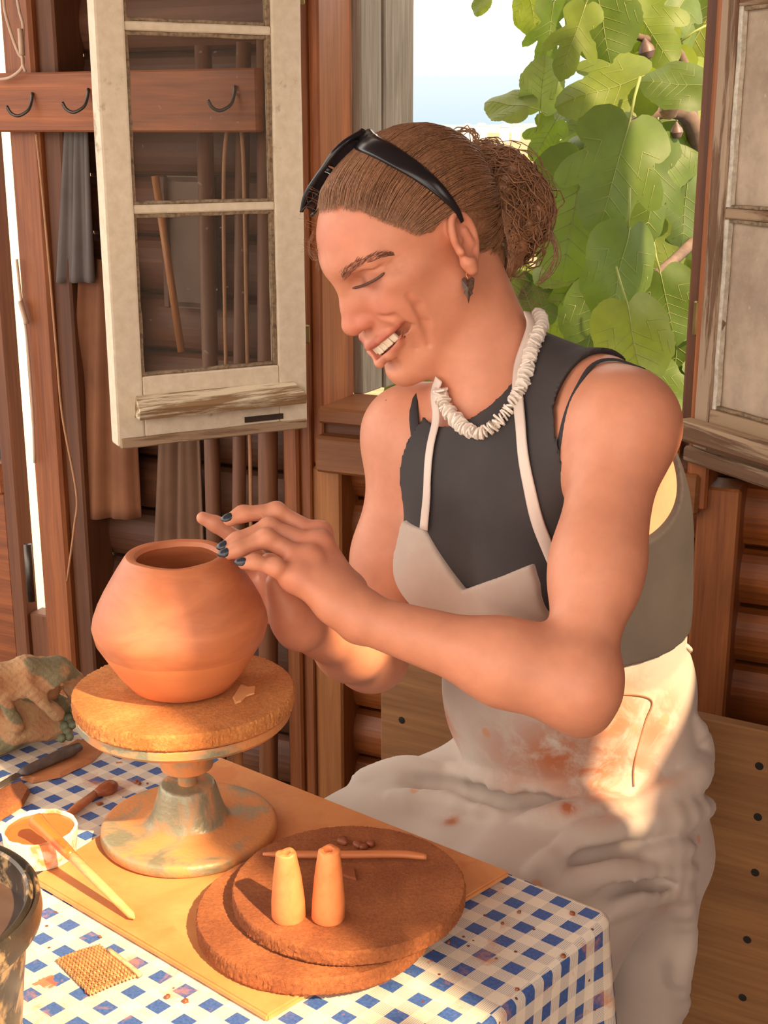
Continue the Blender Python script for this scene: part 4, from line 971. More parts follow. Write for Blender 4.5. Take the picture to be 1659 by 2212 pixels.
# ---- legs
hipL = PC + lt * .085 - np.array([0, 0, .01]); hipR = PC - lt * .085 - np.array([0, 0, .02])
fl_ = nrm([-.70, -.70, 0]); fr_ = nrm([-.88, -.47, 0])
kneeL = hipL + fl_ * .40 + np.array([0, 0, -.045]); kneeR = hipR + fr_ * .40 + np.array([0, 0, -.03])
ankL = np.array([kneeL[0] + .03, kneeL[1] + .05, .085]); ankR = np.array([kneeR[0] + .02, kneeR[1] + .03, .085])
legs = []
for h_, kn_, an_, fd in ((hipL, kneeL, ankL, fl_), (hipR, kneeR, ankR, fr_)):
    calf = kn_ * .65 + an_ * .35 - fd * .012
    toe = an_ + fd * .14; toe[2] = .022
    heel = an_ - fd * .03; heel[2] = .034
    legs += [P_rc(h_, kn_, .078, .052, .03), P_rc(kn_, calf, .050, .050, .03), P_rc(calf, an_, .047, .032, .03), P_rc(heel, an_, .030, .032, .02), P_rc(an_ - np.array([0, 0, .03]), toe, .034, .020, .02), P_rc(toe, toe + nrm(np.cross(fd, [0, 0, 1])) * .03, .020, .016, .02)]
SKINP = torso + girdle + armL + armR + handL + handR + neck + head + earL + earR
BODYP = torso + legs + girdle[:0]
pts_all = np.concatenate([[p['a'], p['b']] if p['t'] == 'rc' else [p['c'] - p['r'].max() * .6, p['c'] + p['r'].max() * .6] for p in girdle + armL + armR + handL + handR + neck + head])
ZCUT = 0.80
def skin_post(X, d): return np.maximum(d, ZCUT - X[..., 2])
lo = pts_all.min(0) - .07; hi = pts_all.max(0) + .07; lo[2] = ZCUT - .006
import time as _time
_t0 = _time.time()
V1, F1 = sdf_mesh(SKINP, lo, hi, SKIN_H, skin_post)
V2, F2 = sdf_mesh(BODYP, np.array([-.45, .75, -.01]), np.array([.45, 1.72, ZCUT + .03]), .006, lambda X, d: np.maximum(d, X[..., 2] - (ZCUT + .012)))
VB = np.concatenate([V1, V2]); FB = np.concatenate([F1, F2 + len(V1)])
print('body', len(VB), _time.time() - _t0)
# skin colour: lips, flush, natural variation
def blob(V, c, r): return np.exp(-(((V - c) / r) ** 2).sum(-1))
q = (VB - HO) @ HM
base = np.tile(np.array(srgb(208, 142, 112)), (len(VB), 1))
pink = np.array(srgb(206, 118, 96)); lipc = np.array(srgb(176, 88, 76)); ra = np.abs(q[:, 0])
w = np.clip(.55 * np.exp(-(((q[:, 1] - .105) / .016) ** 2 + ((q[:, 2] + .022) / .018) ** 2)) + .40 * np.exp(-(((ra - .042) / .022) ** 2 + ((q[:, 1] - .07) / .03) ** 2 + ((q[:, 2] + .015) / .022) ** 2)) + .30 * np.exp(-(((q[:, 1] - .085) / .03) ** 2 + ((q[:, 2] - .07) / .03) ** 2)), 0, .7)
base = base * (1 - w[:, None]) + pink * w[:, None]
ey = np.exp(-(((ra - .037) / .020) ** 2 + ((q[:, 2] - .012) / .011) ** 2)) * (q[:, 1] > .045) * .45; base = base * (1 - ey[:, None]) + np.array(srgb(150, 92, 84)) * ey[:, None]
MP = np.array([hd(*m) for m in MOUTH]); MPd = catmull(MP, 30)
inn = (q[:, 1] > .06) & (np.abs(q[:, 2] + .05) < .05) & (ra < .055)
dl = np.full(len(VB), 9.0)
if inn.any():
    qi = VB[inn]; md = catmull([np.array(m) for m in MOUTH], 30)
    ql = q[inn]; best = np.full(len(qi), 9.0); 
    for m in md:
        k = mk(m[0])
        dd = np.minimum(np.sqrt(((ql - (m + np.array([0, -.001, .0045]) * np.array([1, k, k]))) ** 2).sum(1)), np.sqrt(((ql - (m + np.array([0, -.004, -.016]) * np.array([1, k, k]))) ** 2).sum(1))); best = np.minimum(best, dd)
    dl[inn] = best
lw_ = np.clip((.0068 - dl) / .0030, 0, 1) * .7
base = base * (1 - lw_[:, None]) + lipc * lw_[:, None]
cav = mchain(-.010, -.0062, .0095, .003, 'u'); dcv = np.full(len(VB), 9.0); dcv[inn] = combine(cav, VB[inn]); ins = inn & (dcv < 0) & (dl > .0058)
base[ins] = np.array(srgb(120, 48, 42))
inner_ear = np.exp(-(((q[:, 0] - .078) / .012) ** 2 + ((q[:, 1] + .01) / .02) ** 2 + ((q[:, 2] - .003) / .03) ** 2)); base = base * (1 - .35 * inner_ear[:, None]) + pink * .35 * inner_ear[:, None]
for hands in (hl_m, hr_m):
    for m in hands:
        kk = blob(VB, m, .02) * .30; base = base * (1 - kk[:, None]) + pink * kk[:, None]
def skin_mat():
    b = NB('skin'); a = b.new('ShaderNodeVertexColor', _layer_name='Col'); v = b.coord(); f = b.noise(v, 60, 4, 0.6); g = b.noise(v, 9, 3, 0.5); fine = b.noise(v, 700, 2, 0.5)
    col = b.mix(1.0, a.outputs[0], b.ramp(f, [(0.3, (0.93, 0.91, 0.90)), (0.7, (1.04, 1.03, 1.02))]), 'MULTIPLY')
    col = b.mix(1.0, col, b.ramp(g, [(0.3, (0.95, 0.92, 0.91)), (0.7, (1.03, 1.03, 1.03))]), 'MULTIPLY')
    b.set(Base_Color=col, Roughness=0.46, Subsurface_Weight=0.12, Subsurface_Radius=(0.6, 0.25, 0.12), Subsurface_Scale=0.012)
    b.b.inputs['Specular IOR Level'].default_value = 0.35
    b.bump(b.math('ADD', b.math('MULTIPLY', fine, 0.4), f), 0.06, 0.001); return b.m
M_SKIN = skin_mat()
person = tag(empty('person', (PC[0], PC[1], 0.0)), 'smiling person in dark tank top and stained white apron shaping the clay pot', 'person')
mesh_obj('body', VB, FB, M_SKIN, person, True, None, base)

# teeth, lashes, brows
M_TOOTH = plain('tooth_ivory', srgb(236, 222, 196), 0.25, 0, 0.05, 50, 0)
M_HAIRDK = plain('hair_dark_brown', srgb(86, 56, 44), 0.6, 0, 0.3, 80, 0)
M_BROW = plain('hair_brow', srgb(112, 72, 54), 0.7, 0, 0.3, 80, 0)
tooth_arc = catmull([np.array([m[0] * .94, m[1] - .0052 * mk(m[0]) - .0015, m[2] - .0035 * mk(m[0])]) for m in MOUTH], 40)
seg = np.linalg.norm(np.diff(tooth_arc, axis=0), axis=1); cum = np.concatenate([[0], np.cumsum(seg)]); tot = cum[-1]
teeth = empty('teeth', tuple(hd(0, .09, -.055))); setparent(teeth, person)
widths = [.0086, .0092, .0084, .0104, .0104, .0084, .0092, .0086]; sc_w = sum(widths); pos = (tot - sc_w) / 2
for wd in widths:
    c_ = pos + wd / 2; pos += wd
    P = np.array([np.interp(c_, cum, tooth_arc[:, i]) for i in range(3)]); P2 = np.array([np.interp(c_ + .001, cum, tooth_arc[:, i]) for i in range(3)])
    tx = HM @ nrm(P2 - P); uz = nrm(HM @ np.array([0, .10, 1.0])); uz = nrm(uz - tx * (uz @ tx)); yy = np.cross(uz, tx)
    bm = box_bm((-wd * .47, -.0024, -.0058), (wd * .47, .0024, .0060), 0.0015, 3)
    for q_ in bm.verts:
        if q_.co.z < 0: q_.co.x *= .95
    bm_obj('tooth', bm, M_TOOTH, teeth, True, frame(hd(*P), tx, yy))
def hair_tubes(name, strands, mat, parent, n=4, kind='stuff'):
    V = []; Fc = []
    for pts, r in strands:
        v, f = tube_data(pts, r, n, 1.0, None, False); o = len(V); V += list(v); Fc += [(a + o, b + o, c + o, d + o) for a, b, c, d in f]
    ob = mesh_obj(name, np.array(V), np.array(Fc), mat, parent, True)
    if kind: ob['kind'] = kind
    return ob
nl = HM @ np.array([0, 1, 0])
for s in (1, -1):
    L = [hd(m[0] * s, m[1] + .0008, m[2]) for m in LASH]
    tube('lash_line', catmull(L, 12), [.0005] + [.0015] * 11 + [.0005], M_HAIRDK, person, 6)
    st = []
    BP = [HH(HB, *m) for m in ((738, 600), (752, 586), (772, 570), (800, 558), (828, 550), (846, 549))]
    Bc = catmull([hd(m[0] * s, m[1], m[2]) for m in BP], 60); tg = np.gradient(Bc, axis=0)
    for i in range(260):
        t = random.random(); j = int(t * 59); wv = .0042 * (1 - t) ** .5 + .0008
        b0 = Bc[j] + (HM @ np.array([0, 0, 1.0])) * random.uniform(-wv, wv); d0 = nrm(nrm(tg[j]) + (HM @ np.array([0, 0, 1.0])) * random.uniform(-.1, .5))
        b0 = b0 + nl * .0002; st.append(([b0, b0 + d0 * .0035 + nl * .0004, b0 + d0 * .0065], [.00016, .00015, .00008]))
    hair_tubes('eyebrow', st, M_BROW, person, 3)
# ---- hair
C0 = np.array([0, -.010, .036])
HAIRP = [P_el(hd(0, -.010, .037), (.0750, .0940, .0810), HM, .02), P_el(hd(0, .037, .037), (.0605, .0600, .0600), HM, .03), P_rc(hd(0, -.040, .0), hd(0, -.044, -.048), .046, .040, .03)]
hl_f = [-.12, -.06, -.037, -.030, -.020, -.009, .0103, .0252, .0371, .0517, .0598, .0689, .075, .13]
hl_u = [-.075, -.072, -.058, -.031, .010, .0265, .0207, .026, .0437, .0633, .0803, .0895, .0904, .094]
def hair_edge(loc): return np.interp(loc[..., 1], hl_f, hl_u)
def cap_post(X, d):
    loc = (X.astype(np.float64) - HO) @ HM
    e = (hair_edge(loc) + .0075 - loc[..., 2]) * .7
    er_ = 1 - np.sqrt(((loc[..., 1] + .010) / .021) ** 2 + ((loc[..., 2] - .002) / .033) ** 2); e = np.where(loc[..., 0] > .045, np.maximum(e, er_ * .018), e)
    return np.maximum(d, e) + .0006 * np.sin(loc[..., 2] * 900 + loc[..., 1] * 500 + loc[..., 0] * 300)
def hair_mat():
    b = NB('hair_brown'); v = b.coord(); f = b.noise(v, 60, 4, 0.6); g = b.noise(v, 420, 2, 0.5)
    col = b.mix(b.ramp(g, [(0.3, 0.0), (0.7, 1.0)]), b.ramp(f, [(0.3, srgb(98, 66, 48)), (0.7, srgb(140, 98, 70))]), srgb(164, 118, 84))
    b.set(Base_Color=col, Roughness=0.42); b.b.inputs['Specular IOR Level'].default_value = 0.5; b.bump(g, 0.4, 0.0008); return b.m
M_HAIR = hair_mat()
BUN = [P_sp(D(1082, 405, 1.470), .036, .02), P_sp(D(1128, 452, 1.475), .032, .02), P_sp(D(1098, 500, 1.465), .030, .02), P_sp(D(1050, 385, 1.465), .030, .02), P_rc(D(1060, 470, 1.45), D(1090, 560, 1.455), .034, .020, .02)]
Vh, Fh = sdf_mesh(HAIRP, HO - .16, HO + .16, .0022, cap_post)
hair = mesh_obj('hair', Vh, Fh, M_HAIR, person, True)
bc_ = np.array([p['a'] for p in BUN]); 
def bun_post(X, d): return d + .0016 * np.sin(X[..., 0] * 260 + X[..., 2] * 330 + 3 * np.sin(X[..., 2] * 60)) + .003 * np.sin(X[..., 0] * 95 - X[..., 2] * 70)
Vb, Fb = sdf_mesh(BUN, bc_.min(0) - .06, bc_.max(0) + .06, .0024, bun_post)
bun = mesh_obj('bun', Vb, Fb, M_HAIR, hair, True)
rng = np.random.default_rng(5)
def project(prims, X, off):
    for _ in range(3):
        d = combine(prims, X); X = X - (d - off)[:, None] * grad(prims, X)
    return X
# combed strands from the hairline to the bun
bunL = hloc(D(1062, 430, 1.455)); dirb = nrm(bunL - C0)
starts = []
while len(starts) < 1300:
    dv = nrm(rng.normal(size=3)); p = C0 + dv * .1; p = C0 + dv / math.sqrt(((dv / np.array([.0750, .094, .081])) ** 2).sum())
    e = p[2] - np.interp(p[1], hl_f, hl_u)
    if e < .0015: continue
    if p[0] < -.03 and rng.random() < .75: continue
    if e > .02 and rng.random() < .45: continue
    starts.append(p)
n_ = 1700; f_ = rng.uniform(-.03, .080, n_); u_ = np.interp(f_, hl_f, hl_u) + rng.uniform(.001, .012, n_); sd = np.where(rng.random(n_) < .8, 1.0, -1.0)
O_ = np.array([hd(.14 * s_, a_, b_) for s_, a_, b_ in zip(sd, f_, u_)]); D_ = np.array([HM @ np.array([-s_, 0, 0]) for s_ in sd]); Hh, ok_ = march_many(HAIRP, O_, D_, .139, .02)
starts += [hloc(h_) for h_ in Hh[ok_]]
l_ = rng.uniform(-.045, .050, 900); u_ = np.interp(np.abs(l_), [0, .025, .0464, .06], [.0905, .0895, .0803, .064]) + rng.uniform(0, .010, 900) + .002 * np.sin(l_ * 300)
O_ = np.array([hd(a_, .17, b_) for a_, b_ in zip(l_, u_)]); D_ = np.tile(HM @ np.array([0, -1.0, 0]), (900, 1)); Hh, ok_ = march_many(HAIRP, O_, D_, .2, .02)
starts += [hloc(h_) for h_ in Hh[ok_]]
NS = 11; allp = []
for p in starts:
    d0 = nrm(p - C0); R0 = np.linalg.norm(p - C0); w_ = .10 + 1.1 * max(0.0, -(d0 @ dirb) - .2); j = rng.normal(size=3) * .05
    m_ = nrm(d0 + dirb + np.array([0, 0, w_])) * 1.15; db = nrm(dirb + j)
    for t in np.linspace(0, 1, NS):
        dd = (1 - t) ** 2 * d0 + 2 * t * (1 - t) * (m_ + j * .5) + t * t * db
        allp.append(hd(*(C0 + nrm(dd) * (R0 * (1 - t) + .088 * t))))
allp = np.array(allp); offs = np.repeat(rng.uniform(.0002, .0040, len(starts)), NS) + .0012 * np.tile(np.sin(np.linspace(0, 3.1, NS)), len(starts))
offs[::NS] = 0.0004
allp = project(HAIRP, allp, offs)
strands = []
for i in range(len(starts)):
    q_ = hloc(allp[i * NS:(i + 1) * NS])
    if q_[0, 2] < np.interp(q_[0, 1], hl_f, hl_u) - .0015 or (q_[:4, 2] < np.interp(q_[:4, 1], hl_f, hl_u) - .008).any(): continue
    if ((q_[:, 0] > .045) & ((((q_[:, 1] + .010) / .021) ** 2 + ((q_[:, 2] - .002) / .033) ** 2) < 1)).any(): continue
    r = rng.uniform(.00022, .00055); strands.append((allp[i * NS:(i + 1) * NS], r * np.array([.4, .8, 1, 1, 1, 1, 1, 1, 1, .9, .7])))
hair_tubes('strands', strands, M_HAIR, hair, 4)
# bun: locks wound round it
st = []
bcen = bc_[:4].mean(0)
BK = []; BO = []
for i in range(420):
    ax = nrm(rng.normal(size=3) * np.array([.6, 1.0, .6]) + np.array([0, .8, .2])); u0 = nrm(np.cross(ax, rng.normal(size=3))); w0 = np.cross(ax, u0)
    a0 = rng.uniform(0, 6.28); span = rng.uniform(1.0, 2.8); n = 12
    P = np.array([bcen + (u0 * math.cos(a0 + span * t) + w0 * math.sin(a0 + span * t)) * .05 + ax * rng.uniform(-.02, .02) * 0.3 for t in np.linspace(0, 1, n)])
    BK.append(P); BO.append(np.full(n, rng.uniform(-.0005, .0035)) + (.0045 + .010 * (rng.random() > .85)) * rng.random() * np.sin(np.linspace(0, 3.1, n)))
BP_ = project(BUN, np.concatenate(BK), np.concatenate(BO))
for i in range(len(BK)): st.append((BP_[i * 12:(i + 1) * 12], rng.uniform(.0004, .0011) * np.concatenate([[.4], np.ones(10), [.4]])))
for i in range(90):                                                # from the nape up into the bun
    a = D(rng.uniform(1000, 1085), rng.uniform(470, 610), 1.44); b = D(rng.uniform(1060, 1150), rng.uniform(400, 540), 1.455)
    m = (a + b) / 2 + np.array([.004, -.02, .003])
    st.append((project(BUN + HAIRP, catmull([a, m, b], 8), np.full(9, .0015)), .0006))
hair_tubes('locks', st, M_HAIR, bun, 4)
# loose curls and flyaway hairs
def px(pts, d, jit=0.0): return catmull([D(u + rng.normal() * jit, v + rng.normal() * jit, d) for u, v in pts], 22)
fl = []
for k in range(11):
    fl.append((px([(1000, 350), (978, 315), (985, 288), (1012, 282), (1028, 300), (1012, 330), (1004, 352)], 1.465, 7), .0007))
    fl.append((px([(1010, 345), (1030, 315), (1060, 310), (1075, 325), (1050, 340), (1020, 345)], 1.465, 7), .0007))
    fl.append((px([(1150, 500), (1185, 500), (1202, 540), (1190, 585), (1165, 610)], 1.475, 5), .0005))
    fl.append((px([(1090, 560), (1120, 560), (1138, 530), (1132, 580), (1105, 600)], 1.47, 6), .00025))
    fl.append((px([(680, 500), (668, 530), (676, 556), (690, 566), (684, 580)], 1.385, 4), .00018))
for k in range(60):
    u0 = rng.uniform(800, 1000); v0 = 300 + (u0 - 860) ** 2 / 900
    fl.append((px([(u0, v0 + 10), (u0 + rng.uniform(5, 40), v0 - rng.uniform(0, 14)), (u0 + rng.uniform(40, 90), v0 + rng.uniform(-8, 22))], rng.uniform(1.40, 1.47)), .00016))
for k in range(110):
    a = rng.uniform(0, 6.28); c_ = (1115 + 62 * math.cos(a), 440 + 95 * math.sin(a)); e_ = (c_[0] + rng.normal() * 22 + 14 * math.cos(a), c_[1] + rng.normal() * 22 + 10 * math.sin(a))
    fl.append((px([(1115 + 40 * math.cos(a - .5), 440 + 70 * math.sin(a - .5)), c_, e_], rng.uniform(1.45, 1.49)), .00018))
for k in range(46):
    u0 = rng.uniform(1085, 1125); v0 = rng.uniform(590, 640); fl.append((px([(u0, v0), (u0 + rng.uniform(10, 40), v0 + rng.uniform(5, 40)), (u0 + rng.uniform(20, 110), v0 + rng.uniform(20, 80))], 1.47), .00014))
for k in range(26):
    u0 = rng.uniform(655, 690); v0 = rng.uniform(400, 560); fl.append((px([(690, v0 + 10), (u0, v0), (u0 - rng.uniform(-5, 16), v0 + rng.uniform(-10, 20))], 1.37), .00014))
hair_tubes('flyaways', fl, M_HAIR, hair, 3)

# ---- clothing: shells that follow the body
CL = torso + girdle
nh = hloc  # noqa
armholeL = P_el(SL + lt * .012 - ut * .030 - ft * .016, (.092, .088, .122), TR, .01); armholeR = P_el(SR - lt * .012 - ut * .030 - ft * .010, (.100, .092, .122), TR, .01)
neckhole = P_el(NBs + ft * .030 + ut * .012, (.066, .070, .070), TR, .01)
ZT0 = .865
def shell(X, d, off, th): return np.abs(d - off) - th
def tank_post(X, d):
    e = d - .0058
    for c in (armholeL, armholeR, neckhole): e = np.maximum(e, -prim_d(c, X) * .8)
    zt = .876 - ((X - MID.astype(np.float32)) @ ft.astype(np.float32)) * .10
    return np.maximum(e, zt - X[..., 2])
clo = tp(0, 0, .75) - .33; chi = tp(0, 0, 1.05) + .33; clo[2] = .82; chi[2] = 1.26
Vt, Ft = sdf_mesh(CL, clo, chi, .0022, tank_post, band=.007)
def fabric(name, c0, c1, rough=0.85, sc=400, bump=.25, stain=None):
    b = NB(name); v = b.coord(); f = b.noise(v, sc, 2, 0.5); g = b.noise(v, 8, 4, 0.6)
    col = b.mix(b.ramp(g, [(0.3, 0.0), (0.7, 1.0)]), c0, c1); b.set(Base_Color=col, Roughness=rough)
    b.bump(f, bump, 0.0006); return b.m
M_TANK = fabric('fabric_charcoal_rib', srgb(48, 42, 42), srgb(62, 55, 54))
mesh_obj('tank_top', Vt, Ft, M_TANK, person, True)
def chit(prims, u, v):
    """surface point under a pixel; grazing pixels take the closest approach"""
    o = CAM0; d = ray(u, v); d = d / np.linalg.norm(d); t = .8; best = (9, None)
    for _ in range(220):
        P = o + d * t; e = combine(prims, P[None])[0]
        if e < best[0]: best = (e, P)
        if e < .0006 or t > 2.4: break
        t += max(e * .7, .0015)
    return best[1]
def on_body(pix, off, prims=None, n=30):
    pr = prims or (CL + neck); P = np.array([chit(pr, *q_) for q_ in pix]); P = catmull(P, n)
    P = project(pr, P, np.full(len(P), off)); return P, grad(pr, P)
def ribbon(name, pix, off, wd, mat, parent, prims=None, n=30, flat=.22):
    P, N = on_body(pix, off, prims, n)
    V, Fc = tube_data(P, wd, 8, flat, N); c = P.mean(0)
    return mesh_obj(name, np.array(V) - c, Fc, mat, parent, True, Matrix.Translation(Vector(c)))
M_STRAP = fabric('fabric_black_strap', srgb(40, 36, 38), srgb(52, 46, 48))
ribbon('bra_strap', [(1392, 795), (1335, 782), (1285, 790), (1250, 840), (1222, 910), (1212, 985), (1218, 1020)], .0022, .0042, M_STRAP, person)
ribbon('bra_strap', [(893, 850), (896, 900), (904, 970), (914, 1015)], .0022, .0060, M_STRAP, person)
# apron
M_APRON = None
def apron_mat():
    b = NB('fabric_apron_white'); a = b.new('ShaderNodeVertexColor', _layer_name='Col'); v = b.coord(); f = b.noise(v, 500, 2, 0.5); g = b.noise(v, 30, 6, 0.65, 0.6)
    sp = b.new('ShaderNodeSeparateColor'); b.l.new(a.outputs[0], sp.inputs[0])
    m = b.math('MULTIPLY', sp.outputs[0], b.ramp(g, [(0.30, 0.0), (0.54, 1.0)]))
    base_ = b.mix(b.ramp(b.noise(v, 7, 4, 0.6), [(0.3, 0.0), (0.75, 1.0)]), srgb(178, 163, 150), srgb(194, 179, 166))
    col = b.mix(m, base_, srgb(164, 92, 52)); drops = b.new('ShaderNodeTexVoronoi', Scale=26); b.l.new(v, drops.inputs['Vector']); sc_ = b.new('ShaderNodeSeparateColor'); b.l.new(drops.outputs['Color'], sc_.inputs[0])
    dm = b.math('MULTIPLY', b.math('GREATER_THAN', sc_.outputs[0], 0.92), b.ramp(drops.outputs['Distance'], [(0.14, 0.7), (0.2, 0.0)])); col = b.mix(dm, col, srgb(196, 132, 92))
    b.set(Base_Color=col, Roughness=0.8); b.b.inputs['Sheen Weight'].default_value = 0.2; b.bump(f, 0.15, 0.0005); return b.m
M_APRON = apron_mat()
apron = empty('apron', tuple(tp(0, .1, .88))); setparent(apron, person)
TPX = CL
be = [chit(TPX, *q_) for q_ in ((932, 1142), (972, 1208), (1020, 1268), (1098, 1240), (1168, 1212), (1215, 1290))]
bl = np.array([(p - tp(0, 0, p[2])) @ lt for p in be]); bz_ = np.array([p[2] for p in be]); o_ = np.argsort(bl); bl, bz_ = bl[o_], bz_[o_]
def bib_post(X, d):
    x = X.astype(np.float64); t = (x[..., 2] - PC[2]) / (MID[2] - PC[2]); ax = PC + (MID - PC) * t[..., None]; l = ((x - ax) @ lt); f = ((x - ax) @ ft)
    e = d - .0105 - .0015 * np.sin(l * 60 + x[..., 2] * 20)
    zt = np.interp(l, bl, bz_); e = np.maximum(e, (x[..., 2] - zt) * .6); e = np.maximum(e, .855 - x[..., 2])
    lm = l - bl.mean(); e = np.maximum(e, np.where(lm > 0, lm - .078, -lm - .135) + (x[..., 2] - .88) * .1); return np.maximum(e, .0 - f)
Vv, Fv = sdf_mesh(CL, clo, chi, .0030, bib_post, band=.013)
mesh_obj('bib', Vv, Fv, M_APRON, apron, True, None, np.zeros((len(Vv), 3)) + .12)
M_TAPE = fabric('fabric_apron_tape', srgb(206, 186, 172), srgb(222, 204, 192))
BPR = CL + neck
ribbon('neck_strap', [(1124, 682), (1138, 720), (1132, 790), (1127, 850), (1138, 940), (1150, 1040), (1166, 1130), (1190, 1215), (1212, 1285)], .0085, .0064, M_TAPE, apron, BPR, 40)
ribbon('neck_strap', [(962, 815), (955, 860), (946, 950), (936, 1050), (930, 1140)], .0085, .0060, M_TAPE, apron, BPR, 30)
# skirt of the apron over the lap
hipM = (hipL + hipR) / 2; kneeM = (kneeL + kneeR) / 2
dz = lambda z: np.array([0, 0, z])
def down(p, z): return np.array([p[0], p[1], z])
SK = [P_el(tp(0, -.058, .80), (.1300, .1120, .12), TR, .03), P_el(tp(0, -.052, .77), (.140, .118, .10), TR, .02), P_el(tp(0, -.061, .89), (.1275, .1135, .09), TR, .04), P_el(tp(0, .02, .84), (.10, .07, .09), TR, .04), P_el(tp(.0, -.020, .665), (.160, .122, .105), TR, .06), P_el(tp(0, .05, .80), (.10, .06, .09), TR, .05),
      P_rc(hipL + fl_ * .03 + dz(.016), kneeL + dz(.01), .100, .066, .018), P_rc(hipR + fr_ * .03 + dz(.016), kneeR + dz(.01), .098, .066, .018), P_rc(hipM + dz(.01), kneeM, .090, .056, .06),
      P_rc(hipL + lt * .028 - ft * .02 + dz(-.02), down(hipL + lt * .014 - ft * .0, .16), .056, .050, .05), P_rc(hipL + lt * .025 + fl_ * .16 + dz(-.03), down(hipL + lt * .012 + fl_ * .16, .16), .058, .055, .05),
      P_rc(kneeL + dz(-.02), down(kneeL, .16), .068, .072, .05), P_rc(kneeR + dz(-.02), down(kneeR, .16), .066, .07, .05), P_rc(down(kneeM, .45), down(kneeM, .16), .07, .07, .05), P_rc(down(hipM + fl_ * .2, .5), down(hipM + fl_ * .2, .2), .08, .08, .06)]
SB = list(SK)
def fold(pix, r, lift=.0, k=.016, op='u'):
    P = [chit(SB, *q_) for q_ in pix]; P = catmull(P, 3 * (len(P) - 1)); N = grad(SB, P); P = P + N * (lift if op == 'u' else lift); n = len(P); out = []
    for i in range(n - 1):
        f0 = math.sin(math.pi * (i + .25) / (n - .5)) ** .5; f1 = math.sin(math.pi * (i + 1.25) / (n - .5)) ** .5 if i < n - 2 else .3
        out.append(P_rc(P[i], P[i + 1], r * f0, r * f1, k, op))
    return out
SK += fold([(1500, 1552), (1512, 1620), (1495, 1680), (1440, 1718), (1385, 1736)], .014, .003, .010)
SK += fold([(1535, 1735), (1480, 1762), (1358, 1790), (1260, 1822), (1150, 1885)], .015, .003, .012)
SK += fold([(1215, 1832), (1270, 1812), (1330, 1798)], .013, .004, .010) + fold([(1210, 1930), (1260, 1900), (1320, 1886), (1420, 1884), (1500, 1880)], .015, .003, .012)
SK += fold([(1300, 1985), (1350, 1945), (1420, 1925), (1490, 1920)], .012, .002, .010) + fold([(1470, 1930), (1480, 2010), (1462, 2100), (1480, 2190)], .012, .002, .014)
SK += fold([(930, 1655), (990, 1670), (1077, 1692), (1209, 1712), (1338, 1724)], .010, .003, .010)
SK += fold([(1230, 1862), (1300, 1850), (1370, 1830)], .008, .003, .010, 's') + fold([(1290, 1925), (1360, 1908), (1440, 1905)], .007, .003, .010, 's')
SK += fold([(770, 1690), (830, 1672), (900, 1668), (960, 1680)], .012, .004, .012) + fold([(850, 1720), (960, 1735), (1080, 1760)], .010, .003, .014) + fold([(880, 1690), (980, 1708), (1100, 1726), (1220, 1742)], .009, .004, .012, 's')
SK += fold([(1120, 1770), (1220, 1765), (1330, 1752), (1440, 1744)], .010, .003, .012) + fold([(1380, 1850), (1430, 1838), (1500, 1830)], .010, .003, .010)
def skirt_post(X, d):
    x = X; w = .0022 * np.clip((.86 - x[..., 2]) / .1, 0, 1) * np.sin(x[..., 0] * 55 + x[..., 2] * 35) * np.sin(x[..., 1] * 48 - x[..., 2] * 22) + .012 * np.clip((.5 - x[..., 2]) / .4, 0, 1) * np.sin(x[..., 0] * 62 + x[..., 1] * 40)
    e = d + w
    e = np.minimum(e, combine(torso[1:], X) - .0028)
    zt = .884 - ((x - MID.astype(np.float32)) @ ft.astype(np.float32)) * .10
    e = np.maximum(np.maximum(e, x[..., 2] - zt), .13 - x[..., 2])
    # stays clear of the table top
    return e
sp_ = np.concatenate([[p['a'], p['b']] if p['t'] == 'rc' else [p['c'], p['c']] for p in SK])
Vs, Fs = sdf_mesh(SK, np.array([sp_[:, 0].min() - .12, sp_[:, 1].min() - .12, .12]), np.array([sp_[:, 0].max() + .14, sp_[:, 1].max() + .14, .91]), .0048, skirt_post, band=.012)
stn = np.zeros(len(Vs))
for (u, v, r, s_) in ((1290, 1650, .055, 1.0), (1200, 1635, .05, 1.0), (1330, 1560, .05, .9), (1410, 1580, .035, .8), (960, 1550, .035, 1.0), (1440, 1530, .03, .6), (1228, 1745, .010, 1.4), (1120, 1640, .05, .6), (1380, 1650, .035, .7), (1430, 1960, .018, .5), (975, 1775, .009, 1.2)):
    stn = np.maximum(stn, s_ * blob(Vs, chit(SK, u, v), r))
mesh_obj('skirt', Vs, Fs, M_APRON, apron, True, None, np.repeat(stn[:, None], 3, 1))
# waistband edge and tie
def surf_tube(name, pix, r, mat, parent, off=.002, prims=None, n=24): 
    P, N = on_body(pix, off, prims or SK, n); return tube(name, P, r, mat, parent, 8)
surf_tube('pocket_seam', [(1300, 1505), (1350, 1500), (1405, 1512), (1392, 1560), (1374, 1620), (1368, 1700)], .0009, plain('thread_brown', srgb(150, 100, 66), 0.8, 0, .1, 50, 0), apron, .0012, None, 40)
surf_tube('waistband', [(1366, 1372), (1400, 1376), (1450, 1386), (1500, 1402)], .0035, M_TAPE, apron, .001)
tie_c = D(1096, 1362, 1.30)
tube('tie_knot', catmull([tie_c + np.array(q_) for q_ in ((-.03, .02, .002), (-.012, .0, .004), (0, -.004, .008), (.008, -.002, .002), (0, 0, -.005), (-.006, 0, .002), (.012, .004, .0), (.04, .01, -.004), (.09, .02, -.006))], 40), .0028, M_TAPE, apron, 8)
